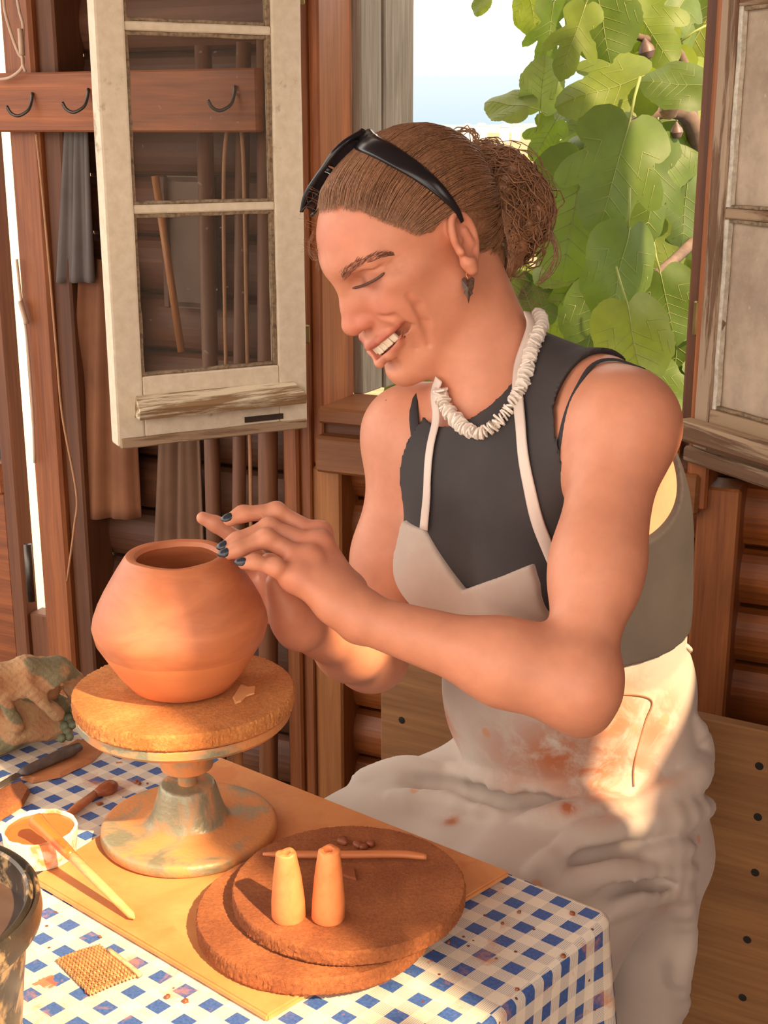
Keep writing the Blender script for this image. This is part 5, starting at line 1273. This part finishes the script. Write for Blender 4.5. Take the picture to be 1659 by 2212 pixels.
# dark nail varnish
M_NAIL = plain('nail_varnish_slate', srgb(52, 56, 66), 0.2, 0, 0.15, 200, 0)
for pts, rr, nrmv in ((nearF[0], .0066, (-.1, -.35, 1)), (nearF[1], .0066, (-.2, -.5, .9)), (nearF[2], .0062, (-.2, -.6, .8)), (nearF[3], .0058, (-.2, -.6, .8))):
    d_ = nrm(pts[3] - pts[2]); n_ = nrm(np.array(nrmv)); n_ = nrm(n_ - d_ * (n_ @ d_)); c = pts[3] + n_ * (rr * .70) + d_ * .0015
    bm = bmesh.new(); bmesh.ops.create_uvsphere(bm, u_segments=16, v_segments=10, radius=1)
    for q_ in bm.verts: q_.co = Vector((q_.co.x * .0068, q_.co.y * rr * .78, q_.co.z * .0022 - .0016 * (q_.co.y ** 2) - .0012 * max(q_.co.x, 0) ** 2))
    bm_obj('nail', bm, M_NAIL, person, True, frame(c, d_, np.cross(n_, d_)))

# ---- worn things
# sunglasses pushed up into the hair
M_FRAME = plain('plastic_black_gloss', srgb(30, 27, 30), 0.22, 0, 0.1, 40, 0)
b = NB('lens_smoked'); b.set(Base_Color=(*srgb(46, 38, 42), 1), Roughness=0.06); M_LENS = b.m
sg = tag(empty('sunglasses', tuple(D(785, 300, 1.39))), 'black sunglasses pushed up into the brown hair', 'sunglasses')
top = catmull([D(784, 287, 1.372), D(752, 303, 1.360), D(722, 330, 1.358), D(700, 362, 1.366), D(680, 390, 1.378), D(662, 420, 1.394), D(652, 456, 1.412)], 36)
dn = np.array([.020, .016, -.011])
tube('brow_bar', top, np.interp(np.linspace(0, 1, 37), [0, .1, .5, .9, 1], [.0050, .0034, .0032, .0030, .0022]), M_FRAME, sg, 8)
bot = top + dn * (np.sin(np.linspace(0.25, 2.9, 37))[:, None] ** .5) + np.array([0, 0, 0])
tube('lower_rim', bot, .0018, M_FRAME, sg, 6)
for a_, b_ in ((2, 17), (20, 35)):
    V = []; n = b_ - a_ + 1
    for j in range(6):
        for i in range(a_, b_ + 1):
            t = j / 5; V.append(top[i] * (1 - t) + bot[i] * t + np.array([-.5, -.3, .8]) * .004 * math.sin(math.pi * t))
    Fc = [(j * n + i, j * n + i + 1, (j + 1) * n + i + 1, (j + 1) * n + i) for j in range(5) for i in range(n - 1)]
    o = mesh_obj('lens', V, Fc, M_LENS, sg, True); md = o.modifiers.new('thick', 'SOLIDIFY'); md.thickness = .0016
tube('bridge', [top[18], (top[18] + bot[18]) / 2, bot[18]], .0028, M_FRAME, sg, 8)
HP2 = HAIRP
tp_ = [chit(HP2, *q_) for q_ in ((800, 318), (850, 345), (905, 380), (950, 418), (980, 452), (992, 478))]
tpm = catmull([D(783, 290, 1.373)] + [p for p in tp_], 36); tpm[4:] = project(HP2, tpm[4:], np.full(33, .0050)); TN = grad(HP2, tpm)
Vq, Fq = tube_data(tpm, np.interp(np.linspace(0, 1, 37), [0, .12, .3, .55, .8, 1], [.010, .0135, .0120, .0085, .0040, .0024]), 10, .26, TN)
mesh_obj('temple_arm', Vq, Fq, M_FRAME, sg, True)
tps = np.array([hd(-q_[0], q_[1], q_[2]) for q_ in (hloc(p) for p in tpm)]); tps[:4] = [top[-1] * (1 - k / 4) + tps[4] * (k / 4) for k in range(4)]
Vq, Fq = tube_data(tps, .005, 8, .3, grad(HP2, tps)); mesh_obj('temple_arm', Vq, Fq, M_FRAME, sg, True)
# earring
lob = chit(SKINP, 1005, 590); er = tag(empty('earring', tuple(lob)), 'dark stone arrowhead earring hanging from the ear lobe', 'earring')
M_GOLD = plain('metal_copper_wire', srgb(196, 130, 90), 0.3, 0.9, 0.1, 50, 0)
M_STONE = plain('stone_dark_brown', srgb(84, 58, 42), 0.3, 0, 0.6, 220, 0.8)
dE = np.linalg.norm((lob - CAM0)) * 0 + ((lob - CAM0) @ np.array([0, _c, -_s])) - .006
tube('wire', catmull([D(1004, 578, dE), D(1010, 584, dE - .003), D(1007, 594, dE - .002), D(1012, 602, dE - .002)], 14), .0007, M_GOLD, er, 6)
ol = [(997, 603), (1003, 598), (1011, 605), (1019, 597), (1025, 602), (1024, 620), (1020, 630), (1022, 634), (1016, 640), (1012, 657), (1008, 640), (1001, 634), (1003, 630), (999, 618)]
cen = D(1011, 622, dE - .002); V = [D(u, v, dE - .002) - cen for u, v in ol]; n = len(V)
V = V + [np.array([0, -.0028, 0]), np.array([0, .0028, 0])]
Fc = [(i, (i + 1) % n, n) for i in range(n)] + [((i + 1) % n, i, n + 1) for i in range(n)]
mesh_obj('arrowhead', V, Fc, M_STONE, er, False, Matrix.Translation(Vector(cen)))
# necklace of white shell chips
nk = tag(empty('necklace', tuple(chit(CL + neck, 1040, 940))), 'necklace of white shell chips over the dark top', 'necklace')
P, N = on_body([(1152, 690), (1160, 735), (1152, 800), (1128, 868), (1092, 918), (1052, 944), (1012, 932), (985, 898), (970, 858), (966, 835)], .0085, CL + neck, 92)
tube('cord', P, .0008, M_TAPE, nk, 6)
M_SHELL = plain('shell_white', srgb(226, 212, 198), 0.35, 0, 0.10, 90, 0.15)
Tn = np.gradient(P, axis=0)
chips = []
for k in range(4):
    bm = bmesh.new(); bmesh.ops.create_cone(bm, cap_ends=True, segments=9, radius1=1, radius2=1, depth=2)
    for q_ in bm.verts: w_ = 1 + .35 * mnoise.noise(Vector((q_.co.x * 1.2, q_.co.y * 1.2, k * 5))); q_.co.x *= w_; q_.co.y *= w_; q_.co.z *= .0011
    for q_ in bm.verts: q_.co.x *= .0078; q_.co.y *= .0078
    bmesh.ops.bevel(bm, geom=list(bm.edges), offset=.0004, segments=1, affect='EDGES'); me = bpy.data.meshes.new('shell_chip'); bm.to_mesh(me); bm.free(); me.materials.append(M_SHELL); chips.append(me)
arc = np.concatenate([[0], np.cumsum(np.linalg.norm(np.diff(P, axis=0), axis=1))]); s_ = 0.0; i_ = 0
while s_ < arc[-1]:
    p_ = np.array([np.interp(s_, arc, P[:, i]) for i in range(3)]); t_ = np.array([np.interp(s_, arc, Tn[:, i]) for i in range(3)])
    t_ = nrm(nrm(t_) + rng.normal(size=3) * .28); x_ = nrm(np.cross(t_, rng.normal(size=3)))
    o = bpy.data.objects.new('shell_chip', chips[i_ % 4]); sc_k = rng.uniform(.75, 1.15)
    o.matrix_basis = frame(p_, x_, np.cross(t_, x_)) @ Matrix.Scale(sc_k, 4); link(o, nk); s_ += rng.uniform(.0024, .0034); i_ += 1
# stool under her
M_STOOL = wood('wood_stool', srgb(110, 70, 42), srgb(150, 104, 66), 0, 1, 0.6)
stl = tag(empty('stool', (PC[0], PC[1], 0)), 'wooden stool under the seated person, mostly hidden by the apron', 'stool')
lathe('seat', [(0, 0), (.095, 0), (.10, .005), (.10, .02), (.095, .025), (0, .025)], M_STOOL, stl, Matrix.Translation((PC[0], PC[1], .485)), 40)
for k in range(4):
    a = k * math.pi / 2 + .6; tube('leg', [np.array([PC[0] + .08 * math.cos(a), PC[1] + .08 * math.sin(a), .485]), np.array([PC[0] + .09 * math.cos(a), PC[1] + .09 * math.sin(a), 0])], .014, M_STOOL, stl, 10)
print('person done', _time.time() - _t0)
# ------------------------------------------------------------------ outdoors
def terrain(name, x0, x1, y0, y1, nx, ny, hfun, mat):
    xs = np.linspace(0, 1, nx); ys = np.linspace(0, 1, ny); V = []
    for j in ys:
        y = y0 * (y1 / y0) ** j
        for i in xs:
            x = (x0 + (x1 - x0) * i) * max(1.0, y / 8.0); V.append((x, y, hfun(x, y)))
    Fc = [(j * nx + i, j * nx + i + 1, (j + 1) * nx + i + 1, (j + 1) * nx + i) for j in range(ny - 1) for i in range(nx - 1)]
    return mesh_obj(name, V, Fc, mat, None, True)
def field_mat():
    b = NB('ground_dry_grass'); v = b.coord(); f = b.noise(v, 0.9, 8, 0.7, 0.4); g = b.noise(b.coord('Object', (0.03, 0.012, 1)), 1.0, 8, 0.7, 0.3)
    col = b.ramp(f, [(0.3, srgb(112, 88, 52)), (0.55, srgb(134, 110, 68)), (0.72, srgb(150, 130, 88))])
    col = b.mix(b.ramp(g, [(0.50, 0.0), (0.58, 0.8)]), col, srgb(76, 86, 58)); b.set(Base_Color=col, Roughness=0.95); b.bump(f, 0.5, 0.05); return b.m
def gh(x, y):
    t = min(1.0, max(0.0, (y - 2.9) / 40.0)); return -0.4 - 5.5 * t + 0.25 * mnoise.noise(Vector((x * 0.3, y * 0.3, 0))) * min(1, y / 12)
gnd = terrain('ground', -6, 8, 2.75, 2500, 40, 70, gh, field_mat()); tag(gnd, kind='structure')
def hill_h(x, y): return 1.42 + 7 + 8 * mnoise.noise(Vector((x * 0.0022, 3.3, 0))) + 4 * mnoise.noise(Vector((x * 0.009, 1.3, 0)))
hm = plain('hill_hazed', srgb(104, 118, 126), 1.0, 0, 0.15, 0.01, 0)  # distance haze is mixed into this bluish grey
V = []; n = 120
for k in range(n):
    x = -1100 + 2200 * k / (n - 1); top_ = hill_h(x, 0)
    V += [(x, 2280, -6), (x, 2300, top_), (x, 2500, top_ * 0.8), (x, 2560, -6)]
Fc = [(4 * k + j, 4 * k + 4 + j, 4 * k + 5 + j, 4 * k + 1 + j) for k in range(n - 1) for j in range(3)]
tag(mesh_obj('hills', V, Fc, hm, None, True), kind='structure')
# white houses far off on the plain
M_HW = plain('plaster_far_white', srgb(238, 234, 226), 0.9, 0, 0.05, 0.2, 0); M_HR = plain('roof_far', srgb(196, 160, 140), 0.9, 0, 0.1, 0.2, 0)
for i, (u, v, yy, w, h) in enumerate(((860, 276, 900, 2.2, 3), (930, 275, 1000, 3, 4), (1010, 277, 820, 2.4, 3), (1040, 275, 1000, 4, 4), (1090, 278, 760, 2.2, 3), (1115, 276, 900, 2.6, 4))):
    p = aty(u, v, yy); lab = ['pale far house left of the hair', 'pale far house above the parting', 'pale far house by the loose curl', 'widest pale house on the far plain', 'small pale far house left of the fig leaves', 'pale far house touching the fig leaves'][i]
    g = tag(empty('far_house', (p[0], yy, -6)), lab, 'house', 'houses on the far plain')
    box('wall', (-w, -4, 0), (w, 4, 5 + h), M_HW, g, Matrix.Translation((p[0], yy, -6)), 0)
    mesh_obj('roof', [(-w - .5, -4.5, 0), (w + .5, -4.5, 0), (w + .5, 4.5, 0), (-w - .5, 4.5, 0), (-w * .5, 0, 2.2), (w * .5, 0, 2.2)], [(0, 1, 5, 4), (1, 2, 5), (2, 3, 4, 5), (3, 0, 4), (0, 3, 2, 1)], M_HR, g, False, Matrix.Translation((p[0], yy, h - 1)))
# fig tree
def leaf_mat():
    b = NB('leaf_fig'); a = b.new('ShaderNodeVertexColor', _layer_name='Col'); sp = b.new('ShaderNodeSeparateColor'); b.l.new(a.outputs[0], sp.inputs[0]); r = b.rnd(); v = b.coord()
    g = b.ramp(r, [(0.0, srgb(80, 100, 44)), (0.5, srgb(96, 116, 52)), (0.85, srgb(124, 138, 54)), (1.0, srgb(100, 120, 88))])
    g = b.mix(1.0, g, b.ramp(b.noise(v, 5, 4, 0.6), [(0.3, (0.86, 0.86, 0.8)), (0.7, (1.1, 1.08, 1.0))]), 'MULTIPLY')
    col = b.mix(sp.outputs[0], g, srgb(188, 194, 128))
    b.set(Base_Color=col, Roughness=0.5)
    tr = b.new('ShaderNodeBsdfTranslucent'); cc = b.mix(1.0, col, (1.35, 1.4, 0.5), 'MULTIPLY'); b.l.new(cc, tr.inputs[0])
    mx = b.new('ShaderNodeMixShader', Fac=0.45); b.l.new(b.b.outputs[0], mx.inputs[1]); b.l.new(tr.outputs[0], mx.inputs[2]); b.l.new(mx.outputs[0], b.n['Material Output'].inputs[0]); return b.m
M_LEAF = leaf_mat()
def leaf_mesh(kind, seed):
    half = {0: [(0, .03), (.12, -.07), (.27, -.05), (.38, .06), (.41, .18), (.36, .27), (.29, .32), (.40, .42), (.47, .54), (.45, .64), (.36, .67), (.25, .62), (.24, .74), (.20, .86), (.10, .96), (0, 1.0)],
            1: [(0, .03), (.13, -.06), (.28, -.02), (.38, .10), (.42, .24), (.41, .36), (.43, .48), (.42, .60), (.34, .70), (.28, .78), (.20, .88), (.10, .96), (0, 1.0)],
            2: [(0, .03), (.10, -.04), (.22, .02), (.27, .14), (.20, .26), (.15, .32), (.28, .44), (.36, .58), (.35, .68), (.25, .66), (.15, .58), (.17, .74), (.14, .88), (.06, .97), (0, 1.0)]}[kind]
    rs = random.Random(seed); R_ = catmull([np.array(p) for p in half], 40)
    Lf = R_[::-1] * np.array([-1, 1]); out = np.concatenate([R_, Lf[1:-1]]); n = len(out)
    out = out + np.array([[rs.uniform(-.008, .008), rs.uniform(-.008, .008)] for _ in range(n)])
    veins = [((0, 0), (0, 1)), ((0, .02), (.44, .58)), ((0, .02), (-.44, .58)), ((0, .01), (.38, .10)), ((0, .01), (-.38, .10))] + [((0, y), (s * .24, y + .16)) for y in (.3, .42, .54, .66, .78) for s in (1, -1)] + [((s * .44 * t, .58 * t), (s * (.44 * t + .02), .58 * t + .22)) for t in (.4, .6, .8) for s in (1, -1)] + [((s * .44 * t, .58 * t), (s * (.44 * t + .2), .58 * t + .02)) for t in (.4, .6) for s in (1, -1)]
    rings = 10; c = np.array([0, .34]); V = [(0, .34, 0)]; ph = rs.uniform(0, 6)
    for j in range(1, rings + 1):
        for p in out: q_ = c + (p - c) * (j / rings); V.append((q_[0], q_[1], 0))
    V = np.array(V); col = np.zeros(len(V))
    def zf(x, y): return -.22 * np.abs(x) * (1 if kind != 1 else .6) - .16 * (y - .3) ** 2 + .03 * np.sin(x * 9 + ph) * np.sin(y * 8 + ph)
    V[:, 2] = zf(V[:, 0], V[:, 1])
    ang_o = np.arctan2(out[:, 1] - c[1], out[:, 0] - c[0]); rad_o = np.linalg.norm(out - c, axis=1); od = np.argsort(ang_o); ang_o = ang_o[od]; rad_o = rad_o[od]
    VT = []; VF = []
    for k, (a, b_) in enumerate(veins):
        pts = []
        for t in np.linspace(0, 1, 12):
            q_ = np.array(a) * (1 - t) + np.array(b_) * t; dv = q_ - c
            if np.linalg.norm(dv) > .93 * np.interp(math.atan2(dv[1], dv[0]), ang_o, rad_o, period=2 * math.pi) and k > 0: break
            pts.append((q_[0], q_[1], zf(q_[0], q_[1]) + .002))
        if len(pts) > 2:
            tv, tf = tube_data(pts, np.linspace(.0075 if k < 5 else .0042, .0015, len(pts)), 5, .8, (0, 0, 1)); o_ = len(VT); VT += list(tv); VF += [tuple(x + o_ for x in f) for f in tf]
    Fc = [(0, 1 + i, 1 + (i + 1) % n) for i in range(n)] + [(1 + (j - 1) * n + i, 1 + j * n + i, 1 + j * n + (i + 1) % n, 1 + (j - 1) * n + (i + 1) % n) for j in range(1, rings) for i in range(n)]
    o = len(V); V = np.concatenate([V, np.array(VT)]); col = np.concatenate([col, np.full(len(VT), .55)]); Fc += [tuple(x + o for x in f) for f in VF]
    sv, sf = tube_data([np.array([0, .02, 0]), np.array([.01, -.18, -.03]), np.array([0, -.36, -.10])], [.014, .012, .014], 6); o = len(V)
    V = np.concatenate([V, np.array(sv)]); col = np.concatenate([col, np.full(len(sv), .6)]); Fc += [tuple(x + o for x in f) for f in sf]
    me = bpy.data.meshes.new('leaf'); me.from_pydata([tuple(p) for p in V], [], Fc); me.polygons.foreach_set('use_smooth', [True] * len(me.polygons))
    at = me.color_attributes.new('Col', 'FLOAT_COLOR', 'POINT'); cc = np.ones((len(V), 4), np.float32); cc[:, :3] = col[:, None]; at.data.foreach_set('color', cc.ravel()); me.materials.append(M_LEAF); return me
LEAFM = [leaf_mesh(k, s) for k, s in ((0, 1), (0, 5), (1, 2), (1, 8), (2, 3), (2, 9))]
fig = tag(empty('fig_tree', tuple(aty(1560, 1400, 3.0) * np.array([1, 1, 0]) + np.array([0, 0, -.45]))), 'leafy fig tree with ripe figs outside the open window', 'tree')
M_BARK = plain('bark_fig', srgb(96, 78, 66), 0.9, 0, 0.3, 40, 0.5)
rl = random.Random(21)
def leaf(u, v, size, ang, d, kind=None, tilt=None, roll=None):
    """u, v = middle of the blade, ang = where the tip points in the view (0 right, 90 down)"""
    p = D(u, v, d); L = size / F_PX * d; a = math.radians(ang); rx = np.array([1., 0, 0]); dn_ = np.array([0, -_s, -_c]); fw = np.array([0, _c, -_s])
    tdir = rx * math.cos(a) + dn_ * math.sin(a); tl_ = rl.uniform(-.5, .5) if tilt is None else tilt; tdir = nrm(tdir + fw * tl_)
    nv = -fw + rx * (rl.uniform(-.6, .6) if roll is None else roll) + dn_ * rl.uniform(-.6, .1); nv = nrm(nv - tdir * (nv @ tdir))
    k = rl.randrange(6) if kind is None else kind
    o = bpy.data.objects.new('leaf', LEAFM[k]); M = frame(p - tdir * L * .45, np.cross(tdir, nv), tdir, nv) @ Matrix.Scale(L, 4); o.matrix_basis = M; return link(o, fig)
key = [(1172, 186, 120, 275, 2.45, 2), (1098, 224, 115, 200, 2.45, 2, .6), (1178, 300, 100, 120, 2.5, 0), (1228, 335, 130, 150, 2.5, 1), (1310, 190, 210, 165, 2.4, 0, .1, 0), (1330, 370, 260, 105, 2.35, 0, .1, .1), (1240, 455, 280, 100, 2.45, 3, .1, -.1), (1410, 400, 240, 95, 2.5, 4, .1, .2),
       (1462, 180, 150, 190, 2.35, 3, .2), (1240, 80, 170, 110, 2.4, 4, .1, 0), (1188, 70, 150, 95, 2.5, 5), (1150, 25, 110, 80, 2.6, 2), (1300, 40, 200, 80, 2.45, 2), (1400, 60, 180, 60, 2.5, 1), (1460, 30, 160, 120, 2.6, 0), (1340, 590, 220, 98, 2.35, 3, .3, .5), (1372, 745, 215, 78, 2.3, 2, .05, .05),
       (1285, 690, 190, 105, 2.6, 3, .1, -.3), (1442, 660, 170, 75, 2.45, 2, .2), (1440, 520, 200, 95, 2.7, 1), (1290, 560, 200, 110, 2.8, 0), (1230, 620, 170, 120, 2.8, 5), (1210, 560, 140, 140, 2.7, 2), (1390, 560, 180, 70, 2.6, 1), (1460, 780, 200, 90, 2.8, 3), (1420, 850, 160, 60, 2.7, 2),
       (1040, 5, 60, 110, 2.6, 2), (808, 785, 120, 100, 2.9, 2), (885, 840, 130, 240, 2.8, 3), (1105, 592, 110, 200, 2.8, 2), (1140, 648, 130, 250, 2.8, 1), (1330, 500, 210, 100, 2.6, 4), (1255, 520, 180, 120, 2.75, 3), (1380, 300, 180, 40, 2.65, 1), (1450, 330, 170, 100, 2.55, 3), (1395, 140, 190, 150, 2.6, 0), (1260, 240, 140, 200, 2.7, 1), (1480, 450, 160, 90, 2.6, 2)]
for k in key: leaf(*k)
for i in range(90):
    v = rl.uniform(-60, 900); ul = 1290 + (60 if v < 250 else -40); u = rl.uniform(ul, 1640)
    leaf(u, v, rl.uniform(130, 220), rl.uniform(60, 130), rl.uniform(2.75, 3.5))
def branch(pix, r0, r1):
    P = catmull([D(*q_) for q_ in pix], 24); return tube('branch', P, np.linspace(r0, r1, 25), M_BARK, fig, 8)
branch([(1560, 1300, 3.0), (1540, 900, 2.9), (1520, 500, 2.7), (1500, 280, 2.55), (1430, 240, 2.5), (1310, 300, 2.5), (1258, 266, 2.5)], .03, .006)
branch([(1520, 500, 2.7), (1440, 575, 2.5), (1370, 612, 2.45), (1300, 560, 2.5)], .012, .005)
branch([(1500, 280, 2.55), (1470, 120, 2.55), (1380, 80, 2.5), (1330, 66, 2.5)], .012, .004)
branch([(1370, 612, 2.45), (1385, 640, 2.44)], .004, .003)
M_FIG = plain('fruit_fig', srgb(96, 74, 70), 0.5, 0, 0.35, 60, 0.2); M_FIGB = plain('fruit_fig_brown', srgb(150, 116, 84), 0.5, 0, 0.3, 60, 0.2)
for (u, v, r, d, mt) in ((1397, 110, 18, 2.5, M_FIG), (1445, 236, 22, 2.42, M_FIGB), (1275, 298, 14, 2.5, M_FIG), (1320, 560, 15, 2.42, M_FIG), (1377, 656, 15, 2.4, M_FIG), (1462, 285, 14, 2.5, M_FIG)):
    rr = r / F_PX * d; lathe('fig', [(0, -rr), (rr * .6, -rr * .85), (rr, -rr * .1), (rr * .85, rr * .5), (rr * .4, rr * 1.1), (rr * .16, rr * 1.5), (0, rr * 1.55)], mt, fig, Matrix.Translation(Vector(D(u, v, d))) @ Matrix.Rotation(rl.uniform(-.5, .5), 4, 'Y'), 20)
# ------------------------------------------------------------------ clutter on the wall at the left
def wpt(u, v, y): s_, z_ = wall_sz(u, v, y); return np.array(WM @ Vector((s_, y, z_)))
M_CORD = plain('cord_tan', srgb(176, 128, 92), 0.8, 0, 0.1, 60, 0.2); M_CABLE = plain('cable_white', srgb(196, 164, 140), 0.5, 0, 0.1, 40, 0)
tag(tube('string', catmull([wpt(u, v, -.05) for u, v in ((78, 290), (90, 400), (105, 560), (122, 760), (135, 900), (165, 1065), (160, 1140), (145, 1255))], 40), .0022, M_CORD, None, 6), 'thin tan string hanging from the hook rail by the door post', 'string')
cbl = tag(empty('cable', tuple(wpt(40, 100, -.07))), 'looped pale cable with an inline switch at the top of the door post', 'cable')
tube('wire', catmull([wpt(u, v, -.075) for u, v in ((8, -30), (10, 20), (25, 75), (40, 115), (50, 128), (45, 150), (20, 168), (-10, 172))], 40), .0028, M_CABLE, cbl, 8)
tube('wire', catmull([wpt(u, v, -.078) for u, v in ((34, -20), (42, 25), (50, 60), (48, 130), (55, 155))], 24), .0026, M_CABLE, cbl, 8)
tube('switch', catmull([wpt(u, v, -.082) for u, v in ((44, 62), (46, 90), (48, 120))], 8), .008, M_CABLE, cbl, 10, .6)
cb2 = tag(empty('switch_cable', tuple(wpt(58, 700, -.05))), 'brown cable with a pear switch running down the door post', 'cable')
tube('wire', catmull([wpt(u, v, -.045) for u, v in ((36, 560), (46, 650), (58, 730), (70, 880), (75, 1000))], 30), .0026, M_CABLE, cb2, 8)
tube('switch', catmull([wpt(u, v, -.048) for u, v in ((44, 650), (50, 672), (58, 700))], 8), .0075, M_CABLE, cb2, 10, .6)
loop = tag(tube('cord_loop', catmull([wpt(u, v, -.03) for u, v in ((542, 1150), (540, 960), (534, 760), (530, 520), (524, 310), (510, 240), (494, 262), (484, 360), (484, 560), (488, 780), (490, 900))], 70), .0034, M_CORD, None, 8), 'long tan cord looped over a hook behind the casement glass', 'cord')
def hang_cloth(name, u0, u1, v0, v1, y, mat, label, seed, amp=.012):
    V = []; nx, nz = 26, 22; rs = random.Random(seed); ph = rs.uniform(0, 6)
    for j in range(nz + 1):
        t = j / nz
        for i in range(nx + 1):
            a = i / nx; w = .65 + .35 * t; u = (u0 + u1) / 2 + (u1 - u0) * (a - .5) * w; p = wpt(u, v0 + (v1 - v0) * t, y); V.append(p - OV * amp * (math.sin(a * 15 + ph + t) * .6 + math.sin(a * 29 + ph) * .3) * (.5 + .5 * t))
    Fc = [(j * (nx + 1) + i, j * (nx + 1) + i + 1, (j + 1) * (nx + 1) + i + 1, (j + 1) * (nx + 1) + i) for j in range(nz) for i in range(nx)]
    c = np.mean(V, axis=0); o = mesh_obj(name, np.array(V) - c, Fc, mat, None, True, Matrix.Translation(Vector(c))); md = o.modifiers.new('thick', 'SOLIDIFY'); md.thickness = .003
    return tag(o, label, 'cloth')
hang_cloth('hanging_cloth', 128, 205, 270, 610, -.02, fabric('fabric_grey_blue', srgb(92, 84, 80), srgb(112, 102, 98)), 'faded grey-blue cloth hanging below the hook rail', 2)
hang_cloth('hanging_apron', 150, 300, 560, 1120, .0, fabric('fabric_rust', srgb(108, 64, 38), srgb(132, 84, 52)), 'rust brown cloth hanging beside the white casement', 4)
hang_cloth('sacking', 318, 460, 900, 1420, .0, fabric('fabric_umber', srgb(90, 62, 44), srgb(112, 80, 58)), 'dull umber sacking hanging behind the clay pot', 6, .016)
M_POLE = wood('wood_pole', srgb(88, 52, 32), srgb(128, 82, 52), 2, 1, 0.6, None)
for (ua, ub, r, lab) in ((578, 580, .017, 'reddish pole with flaked paint beside the window post'), (520, 512, .012, 'thin brown pole left of the flaked pole'), (452, 470, .014, 'brown pole leaning behind the umber sacking')):
    a_ = wpt(ua, 700, -.025); b_ = wpt(ub, 1500, -.05); dr_ = nrm(b_ - a_); p0_ = a_ + dr_ * (-0.45); p1_ = a_ + dr_ * ((0.0 - a_[2]) / dr_[2]); c = (p0_ + p1_) / 2
    tag(tube('pole', [p0_, c, p1_], r, M_POLE, None, 12), lab, 'pole')
# picture frame and long stick seen through the glass
pfm = tag(empty('picture_frame', tuple(wpt(450, 500, .03))), 'small dark framed picture seen through the casement glass', 'picture')
s0_, z0_ = wall_sz(375, 660, .04); s1_, z1_ = wall_sz(470, 380, .04)
box('backing', (s0_, .02, z0_), (s1_, .036, z1_), plain('paper_dull', srgb(112, 92, 78), 0.8, 0, .2, 12), pfm, WM, 0)
for lo_, hi_ in (((s0_, .01, z0_), (s0_ + .012, .036, z1_)), ((s1_ - .012, .02, z0_), (s1_, .036, z1_)), ((s0_, .02, z0_), (s1_, .036, z0_ + .012)), ((s0_, .02, z1_ - .012), (s1_, .036, z1_))): box('moulding', lo_, hi_, M_DARKW, pfm, WM, .002)
tag(tube('wooden_lath', [wpt(335, 380, -.01), wpt(392, 760, -.01)], .007, M_HONEY, None, 6), 'long thin lath leaning on the wall behind the casement glass', 'lath')
